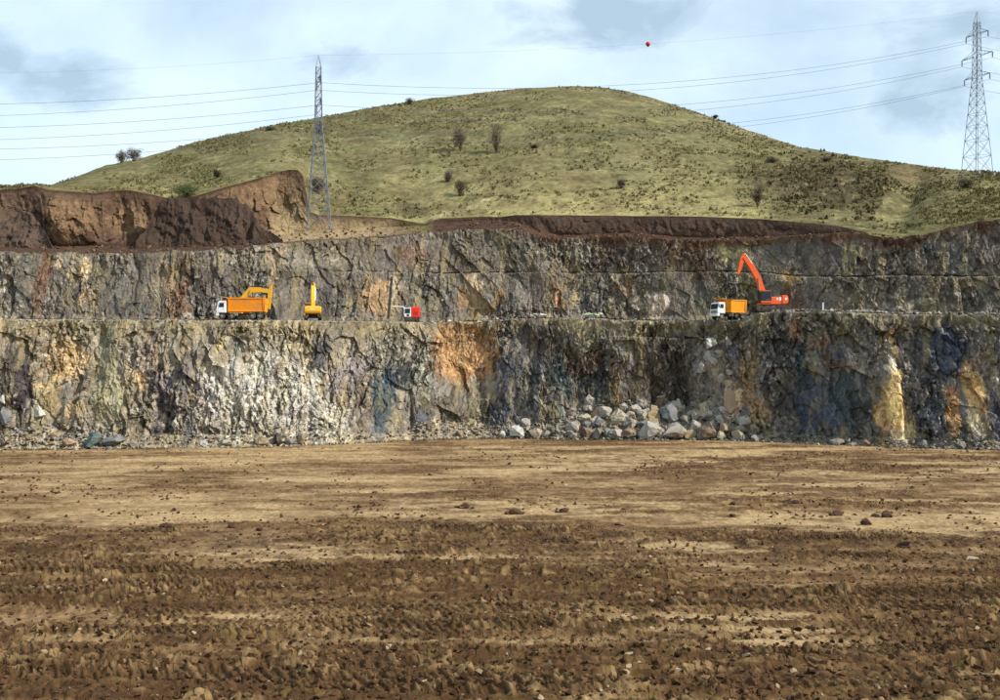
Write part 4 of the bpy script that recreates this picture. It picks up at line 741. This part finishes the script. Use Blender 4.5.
BL = [ # u, row of the middle, width px, height px, colour, words
    (590, 402, 13, 13, 'pale grey', 'pointed boulder at the top of the big rockfall'), (603, 413, 17, 15, 'pale grey', 'blocky boulder in the upper left of the big rockfall'), (588, 421, 11, 12, 'tan', 'boulder wedged at the left of the big rockfall'),
    (620, 419, 19, 13, 'cream', 'broad boulder in the middle of the big rockfall'), (634, 410, 14, 11, 'pale grey', 'boulder high in the middle of the big rockfall'), (645, 417, 9, 10, 'cream', 'small block between larger boulders of the big rockfall'), (655, 418, 13, 15, 'ochre', 'upright boulder in the big rockfall'),
    (669, 414, 22, 19, 'blue grey', 'large rounded boulder at the right of the big rockfall'), (680, 408, 10, 12, 'cream', 'small boulder above the large blue one'), (649, 432, 21, 20, 'pale grey', 'large slanting slab at the foot of the big rockfall'), (673, 431, 25, 17, 'pale grey', 'largest boulder lying at the foot of the big rockfall'),
    (690, 435, 12, 12, 'ochre', 'boulder at the right foot of the big rockfall'), (685, 421, 13, 13, 'grey', 'boulder on the right flank of the big rockfall'), (576, 427, 12, 13, 'cream', 'boulder at the left foot of the big rockfall'), (598, 431, 15, 11, 'grey', 'squat boulder at the left foot of the big rockfall'), (608, 432, 8, 13, 'blue grey', 'narrow upright block at the foot of the rockfall'), (633, 433, 10, 12, 'dark grey', 'block beside the slanting slab'), (618, 432, 10, 9, 'brown', 'block at the foot of the cream boulder'), (664, 397, 15, 6, 'cream', 'long thin slab lying on top of the rockfall'), (645, 404, 8, 8, 'grey', 'small block above the rockfall'),
    (517, 431, 16, 12, 'white', 'bright boulder at the wall foot left of the rockfall'), (526, 424, 12, 11, 'pale grey', 'boulder leaning above the bright one'), (536, 428, 12, 11, 'cream', 'boulder between the bright one and the rockfall'), (502, 434, 8, 8, 'white', 'small bright stone left of the bright boulder'), (546, 433, 9, 8, 'grey', 'low stone left of the rockfall'), (459, 432, 8, 8, 'tan', 'lone stone below the orange stained face'),
    (712, 344, 14, 13, 'white', 'slab hanging high on the face right of centre'), (721, 352, 11, 8, 'cream', 'slab just below the white hanging one'), (709, 359, 13, 17, 'pale grey', 'tall block under the hanging slabs'), (719, 367, 10, 9, 'grey', 'block below the tall hanging one'), (700, 372, 9, 8, 'pale grey', 'small block left below the hanging slabs'), (713, 378, 10, 9, 'grey', 'lowest block of the hanging cluster'),
    (732, 398, 18, 36, 'pinkish', 'tall slab standing against the face right of the rockfall'), (707, 429, 20, 17, 'brown', 'rounded boulder right of the rockfall'), (725, 429, 13, 12, 'tan', 'boulder under the tall pinkish slab'), (696, 415, 12, 12, 'pale grey', 'boulder between rockfall and tall slab'), (737, 431, 11, 12, 'cream', 'boulder right of the tall slab'), (756, 436, 15, 8, 'grey', 'low boulder at the wall foot under the ochre streak'),
    (93, 440, 22, 15, 'teal', 'boulder at the left foot of the lower wall'), (115, 441, 20, 14, 'blue grey', 'boulder right beside the teal one'), (70, 442, 12, 11, 'pinkish', 'boulder left of the teal one'), (40, 412, 10, 12, 'white', 'stone perched on the scree at the left'), (7, 416, 11, 20, 'blue grey', 'upright slab at the far left edge'), (3, 400, 6, 9, 'white', 'small stone at the far left edge'), (175, 424, 7, 9, 'white', 'small stone low on the purple part of the wall'), (55, 436, 9, 9, 'tan', 'stone left of the pinkish boulder'), (133, 441, 9, 8, 'grey', 'stone right of the blue grey boulder'),
    (277, 437, 13, 13, 'dark grey', 'boulder at the foot of the pale crushed face'), (262, 440, 14, 11, 'tan', 'boulder left of the dark grey one'), (302, 438, 11, 11, 'tan', 'boulder right of the dark grey one'), (290, 442, 13, 8, 'grey', 'low boulder in front of the tan one'), (250, 384, 6, 10, 'white', 'chip shining in the pale crushed face'), (381, 437, 12, 7, 'pale grey', 'flat stone below the blue stained rock'), (228, 441, 12, 8, 'pale grey', 'flat stone at the foot of the crushed face'), (204, 442, 9, 7, 'white', 'small stone at the foot of the crushed face'),
    (838, 439, 14, 7, 'grey', 'low stone at the foot of the dark wall'), (922, 443, 12, 8, 'blue grey', 'stone right of the yellow pillar foot'), (905, 441, 10, 8, 'cream', 'stone at the yellow pillar foot'), (868, 442, 10, 7, 'brown', 'stone left of the yellow pillar foot'), (961, 444, 10, 8, 'grey', 'stone under the ochre streaks at the right')]
rq = random.Random(5); extra = []
for k in range(62):
    u = rq.uniform(566, 748); top = 392 + 26 * min(1, abs(u - 655) / 90) ** 1.5; py = top + (437 - top) * rq.random() ** .8; extra.append((u, py, rq.uniform(6.5, 15), rq.choice(('pale grey', 'pale grey', 'grey', 'cream', 'blue grey', 'tan', 'brown'))))
rows = {'upper': sorted(e for e in extra if e[1] < 413), 'middle': sorted(e for e in extra if 413 <= e[1] < 427), 'bottom': sorted(e for e in extra if e[1] >= 427)}
ordn = lambda n: f"{n}{'th' if 10 < n % 100 < 14 else {1: 'st', 2: 'nd', 3: 'rd'}.get(n % 10, 'th')}"
for nm, es in rows.items():
    for k, (u, py, w, c) in enumerate(es): BL.append((u, py, w, w * rq.uniform(.75, 1.15), c, f'filler rock, {ordn(k + 1)} from the left in the {nm} row of the rockfall'))
for k in range(16):
    py = 340 + k * 5.4; BL.append((714 + rq.uniform(-15, 15) + (k * .6), py, rq.uniform(6, 11), rq.uniform(6, 12), rq.choice(('pale grey', 'cream', 'grey', 'pale grey')), f'broken block, {ordn(k + 1)} from the top in the shattered column right of the rockfall'))
for i, (u, py, w, h, c, words) in enumerate(BL):
    Y = float(cv(YBs, u)) + 2
    for _ in range(6): z = zrow(py, Y); Y = wall_y(u, max(z, 0.0)) - .1
    hm = h * Y / F / 2; wm = w * Y / F / 2; z = zrow(py, Y)
    if z - hm < .9: Y = min(Y, float(cv(YBs, u)) + .8 - .2 * wm); z = max(hm * .82, min(z, hm * .95))
    bump_s = 1.24; me = hull_mesh('boulder', 50 + i, 1.0, 15, .55)
    o = link('boulder', me, RM[c], None, (xcol(u, Y), Y - .1, z)); o.scale = (wm * bump_s, (wm + hm) / 2 * bump_s, hm * bump_s); o.rotation_euler = (0, 0, (i * 1.7) % 6.28 * 0 + random.uniform(-.2, .2))
    tag(o, f'{c} {words}', 'boulder', 'boulders along the foot of the lower wall')
for (u, n, words, cc_) in ((539, 5, 'heap of white broken stone on the bench left of centre', ['white', 'white', 'pale grey']), (593, 6, 'heap of white and greenish broken stone on the bench right of centre', ['white', 'greenish', 'white'])):
    if 'greenish' not in RM: RM['greenish'] = material('boulder_greenish', lin((168, 196, 140)), .9, var=.2, bump=.5)
    p = on_bench(u, 1.0); hpo = empty('stone_heap', p); tag(hpo, words, 'stone heap')
    for k in range(n):
        o = link('stone', hull_mesh('stone', 900 + k + u, .8, 14), RM[cc_[k % 3]], hpo, ((k - n / 2 + .4) * .62 + random.uniform(-.1, .1), random.uniform(-.3, .3), .38 + .25 * (k % 2))); r_ = random.uniform(.42, .72); o.scale = (r_ * 1.15, r_, r_ * .85)

def scatter(name, P, size, cols, seeds, label, cat, mat, squash=.75, n=10):
    """many loose fragments as one mass"""
    protos = []
    for s_ in range(seeds):
        me = hull_mesh('p', 4000 + s_, squash, n); v = np.empty(len(me.vertices) * 3); me.vertices.foreach_get('co', v); me.calc_loop_triangles(); f = np.empty(len(me.loop_triangles) * 3, np.int32); me.loop_triangles.foreach_get('vertices', f); protos.append((v.reshape(-1, 3), f.reshape(-1, 3))); bpy.data.meshes.remove(me)
    VV, FF, CC = [], [], []; off = 0
    for k in range(len(P)):
        v, f = protos[k % seeds]; a = RNG.uniform(0, 6.28); c_, s_ = math.cos(a), math.sin(a); b = RNG.uniform(-.7, .7); cb_, sb_ = math.cos(b), math.sin(b)
        w = v * np.array([RNG.uniform(.8, 1.4), RNG.uniform(.8, 1.2), RNG.uniform(.7, 1.1)]) * size[k]; w = np.stack([w[:, 0] * cb_ + w[:, 2] * sb_, w[:, 1], -w[:, 0] * sb_ + w[:, 2] * cb_], 1)
        w = np.stack([w[:, 0] * c_ - w[:, 1] * s_, w[:, 0] * s_ + w[:, 1] * c_, w[:, 2]], 1) + P[k]; VV.append(w); FF.append(f + off); CC.append(np.tile(cols[k], (len(v), 1))); off += len(v)
    return tag(link(name, mesh_np(name, np.concatenate(VV), np.concatenate(FF), np.concatenate(CC)), mat), label, cat, kind='stuff')
# rubble on the talus
P, Sz, Cc = [], [], []; pal = [lin(RC[k]) for k in ('pale grey', 'grey', 'cream', 'tan', 'brown', 'dark grey', 'blue grey', 'grey', 'pale grey')]
while len(P) < 5200:
    u = RNG.uniform(-50, 1050); th = float(cv(TALH, u)); dens = .35 + .65 * (th > 2.4)
    if RNG.random() > dens: continue
    z = th * 1.15 * RNG.random() ** 1.6; Y = wall_y(u, z); s = .12 + .42 * RNG.random() ** 3.2
    if th > 5.5: s *= 1.25
    if z < .6: Y -= RNG.random() ** 3 * 2.2; z = .05
    P.append((xcol(u, Y), Y - s * .2, z + s * .25)); Sz.append(s); c = pal[RNG.integers(len(pal))] * RNG.uniform(.6, 1.1); Cc.append(c * np.array([1.03, .98, .88]) * (.72 if u > 430 else .85))
scatter('rubble', np.array(P), Sz, Cc, 14, 'loose broken stone heaped along the foot of the lower wall', 'rubble', M['rock'])
# stones along both lips of the walls
P, Sz, Cc = [], [], []
for k in range(2300):
    if k < 1500: u = RNG.uniform(-50, 1050); Y = float(Yedge(u)) + RNG.uniform(-.4, 1.2); z = float(Zbench(u)) - .45; s = .08 + .30 * RNG.random() ** 3
    elif k < 1900: u = RNG.uniform(770, 1040); Y = float(Yedge(u)) + RNG.uniform(0, 10); z = float(Zbench(u)); s = .15 + .5 * RNG.random() ** 2
    else: u = RNG.uniform(-50, 1050); Y = float(cv(UPB, u)) - RNG.random() ** 2 * 4; z = float(Zbench(u)) + .1; s = .15 + .6 * RNG.random() ** 3
    P.append((xcol(u, Y), Y, z + s * .3)); Sz.append(s); Cc.append(pal[RNG.integers(len(pal))] * RNG.uniform(.7, 1.15))
scatter('bench_rubble', np.array(P), Sz, Cc, 12, 'small broken stones strewn along the rock bench', 'rubble', M['rock'])
P, Sz, Cc = [], [], []
for k in range(1500):
    u = RNG.uniform(-50, 500) if k < 1000 else RNG.uniform(500, 900); a = RNG.random(); Y = float(Yutop(u)) * (1 - a) + float(Ysb(u)) * a; z = (1 - a) * (zrow(float(cv(UTOP, u)), float(Yutop(u))) - .12) + a * zrow(float(cv(SB, u)), float(Ysb(u))); s = .1 + .45 * RNG.random() ** 4; P.append((xcol(u, Y), Y, z + .2 * s)); Sz.append(s); Cc.append(lin((112, 86, 66)) * RNG.uniform(.5, 1.6))
scatter('earth_lumps', np.array(P), Sz, Cc, 10, 'small earth lumps and stones lying below the soil cutting', 'earth lumps', M['soil'], .8, 8)
# clods on the floor
P, Sz, Cc = [], [], []
for k in range(14000):
    py = 447 + 258 * RNG.random() ** 1.15; u = RNG.uniform(-20, 1020)
    row = 14 * vn(np.array([u / 60.]), np.array([py / 9.]), 77)[0]
    if py < 528 and row < 2 and RNG.random() < .88: continue
    p = floor_at(u, py); s = (.05 + .16 * RNG.random() ** 3) * (1.5 if py < 520 else 1.15)
    P.append((p.x, p.y, p.z + s * .3)); Sz.append(s); Cc.append(lin((84, 60, 40)) * RNG.uniform(.5, 1.7) if RNG.random() > .05 else lin((170, 150, 120)))
scatter('soil_clods', np.array(P), Sz, Cc, 12, 'countless small clods of dry soil strewn over the pit floor', 'clods', M['soil'], .8, 8)
CL = [(165, 525, 10, 'dark clod left of the pale bare patch'), (230, 526, 9, 'dark clod left of centre in the smooth strip'), (260, 528, 8, 'small dark clod near the centre left'), (465, 505, 12, 'low dark clod pile left of centre in the far strip'), (515, 511, 13, 'broad dark clod pile near the centre'), (563, 509, 12, 'dark clod pile just right of centre'), (618, 524, 8, 'small dark clod on the pale central strip'), (733, 502, 8, 'upright dark clod behind its twin right of centre'), (733, 514, 8, 'upright dark clod in front of its twin right of centre'), (837, 513, 12, 'dark clod pile in the right half'), (866, 522, 14, 'wide dark clod pile at the right'), (885, 515, 15, 'dark clod pile behind the wide one at the right'), (904, 545, 15, 'largest dark clod near the right edge'), (795, 501, 9, 'small dark clod right of the twin clods')]
M['clod'] = material('dark_moist_clod', lin((72, 50, 36)), .95, var=.35, vscale=6, bump=.8, bscale=9, bdist=.06)
for i, (u, py, w, words) in enumerate(CL):
    p = floor_at(u, py + 3); w_ = w * p.y / F / 2; o = link('soil_clod', hull_mesh('soil_clod', 700 + i, .9, 16), M['clod'], None, (p.x, p.y, p.z + w_ * .35)); o.scale = (w_ * 1.1, w_ * .9, w_ * .75); tag(o, words, 'soil clod', 'large clods on the pit floor')
    for k in range(3):
        o2 = link('lump', hull_mesh('lump', 760 + i * 3 + k, .9, 12), M['clod'], o, (random.uniform(-1.3, 1.3), random.uniform(-.8, .5), -.25)); o2.scale = (random.uniform(.3, .6),) * 3
p = floor_at(972, 560); o = link('stone', hull_mesh('stone', 801, .55, 16), RM['cream'], None, (p.x, p.y, p.z + .12)); o.scale = (.55, .4, .42); tag(o, 'pale flat stone lying alone on the dirt near the right edge', 'stone')

# ------------------------------------------------------------------ shrubs, tufts
def shrub(u, py, hpx, wpx, leafy, label, base=None, green=False):
    p = hill_at(u, py) if base is None else base; hgt = hpx * p.y / F; wd = wpx * p.y / F / 2; rnd = random.Random(int(u * 13 + py)); t = empty('shrub', p - Vector((0, 0, .15))); tag(t, label, 'shrub', 'shrubs scattered over the hill')
    tips = []; bm = bmesh.new()
    for _ in range(15):
        a = rnd.uniform(0, 6.28); r = rnd.uniform(.15, 1); q = Vector((math.cos(a) * wd * .45 * r, math.sin(a) * wd * .45 * r, hgt * rnd.uniform(.12, .5))); cyl(bm, (0, 0, 0), q, .07, 5, .045)
        for _ in range(4):
            e = q + Vector((rnd.gauss(0, .38) * wd, rnd.gauss(0, .38) * wd, rnd.uniform(.05, .42) * hgt)); e.x = max(-wd, min(wd, e.x)); cyl(bm, q, e, .045, 4, .02); tips.append(e)
            for _ in range(2): g_ = e + Vector((rnd.gauss(0, .2) * wd, rnd.gauss(0, .2) * wd, rnd.uniform(-.05, .16) * hgt)); cyl(bm, e, g_, .025, 3, .012); tips.append(g_)
    me = bpy.data.meshes.new('stems'); bm.to_mesh(me); bm.free(); link('stems', me, M['bark'], t)
    V, Q = [], []
    for q in tips:
        for _ in range(leafy * 2):
            c = q + Vector((rnd.gauss(0, .13) * wd, rnd.gauss(0, .13) * wd, rnd.gauss(0, .08) * hgt)); d1 = Vector((rnd.gauss(0, 1), rnd.gauss(0, 1), rnd.gauss(0, 1))).normalized(); d2 = d1.orthogonal().normalized(); s_ = rnd.uniform(.06, .15); k = len(V)
            V += [c - d1 * s_, c + d2 * s_ * .6, c + d1 * s_, c - d2 * s_ * .6]; Q.append((k, k + 1, k + 2, k + 3))
    link('foliage', mesh_np('foliage', np.array([tuple(v) for v in V]), np.array(Q)), M['leafg'] if green else M['leaf'], t)
for a in ((460, 151, 26, 15, 7, 'tall bare brown shrub left of the pair in the middle of the hill'), (497, 153, 32, 15, 7, 'tall bare brown shrub right of the pair in the middle of the hill'), (461, 196, 19, 13, 5, 'bare shrub low on the slope above the brown cutting'), (448, 182, 12, 10, 4, 'smaller bare shrub just up the slope from the low one'), (121, 163, 13, 12, 6, 'bare dark shrub on the left skyline, left one of the clump'), (134, 162, 15, 16, 7, 'bare dark shrub on the left skyline, right one of the clump'), (410, 104.5, 7, 9, 4, 'tiny bush on the skyline left of the summit'),
          (757, 207, 24, 14, 6, 'bare shrub at the right foot of the grassy slope'), (621, 188, 10, 7, 4, 'small thorny shrub in the straw coloured slope below the summit'), (318, 194, 20, 18, 7, 'grey shrub standing behind the left pylon'), (320, 134, 9, 8, 4, 'small shrub high behind the left pylon'), (968, 188, 10, 18, 8, 'dense dark bush at the foot of the right pylon'), (827, 161.5, 5, 12, 5, 'low bush on the right skyline'), (270, 131, 5, 9, 4, 'low bush on the left skyline halfway up'), (534, 148, 4, 7, 4, 'low dark bush near the middle of the hill'), (772, 163, 7, 10, 5, 'dark bush at the upper edge of the dark scrub'), (715, 117, 4, 6, 4, 'low bush on the skyline right of the summit'), (218, 178, 9, 7, 4, 'thin shrub above the tall earth cutting')):
    shrub(*a)
shrub(186, 197, 14, 20, 9, 'green bush growing on the rim of the earth cutting', green=True)
def tufts(name, n, label, cat, tone, size, where):
    """grass or scrub clumps: four upright blades-groups each, spread over the slope where where(u, row, dark, rnd) holds"""
    i = RNG.integers(2, HT - 1, n * 6); j = RNG.integers(0, len(HU), n * 6); ok = where(HU[j], Hpy[i, j], Hdark[i, j], RNG.random(n * 6)); i = i[ok][:n]; j = j[ok][:n]; n = len(i)
    c = np.stack([HX[i, j] + RNG.normal(size=n) * .6, HY[i, j] + RNG.normal(size=n) * .3, HZ[i, j]], 1)[:, None, :]; s_ = size(RNG.random(n))[:, None, None]; col = tone(RNG.random(n))
    a = RNG.uniform(0, 6.28, (n, 4)); d = np.stack([np.cos(a), np.sin(a), 0 * a], -1) * s_ * .55; off = RNG.normal(size=(n, 4, 3)) * s_ * .4; off[..., 2] = -.1
    tip = np.stack([RNG.normal(size=(n, 4)) * .2, RNG.normal(size=(n, 4)) * .2, RNG.uniform(.6, 1.1, (n, 4))], -1) * s_
    V = np.stack([c + off - d, c + off + d, c + off + tip + (0, 0, .1)], 2).reshape(-1, 3); Fc = np.arange(len(V)).reshape(-1, 3)
    tag(link(name, mesh_np(name, V, Fc, np.repeat(col, 12, axis=0)), M['tuft']), label, cat, kind='stuff')
dn = lambda u, py: vn(u / 30., py / 8., 91)
tufts('grass_tufts', 24000, 'clumps of olive and straw grass over the whole hill', 'grass', lambda r: lin((116, 108, 70)) * (.62 + .6 * r[:, None]), lambda r: .15 + .5 * r ** 2, lambda u, py, dk, r: dn(u, py) * 1.3 + r > .55)
tufts('scrub', 4600, 'low dark scrub covering the right shoulder of the hill', 'scrub', lambda r: lin((96, 84, 58)) * (.35 + 1.15 * r[:, None]), lambda r: .25 + .7 * r ** 2, lambda u, py, dk, r: dk * (.55 + .7 * dn(u * 1.7, py * 1.3)) > .08 + .5 * r)
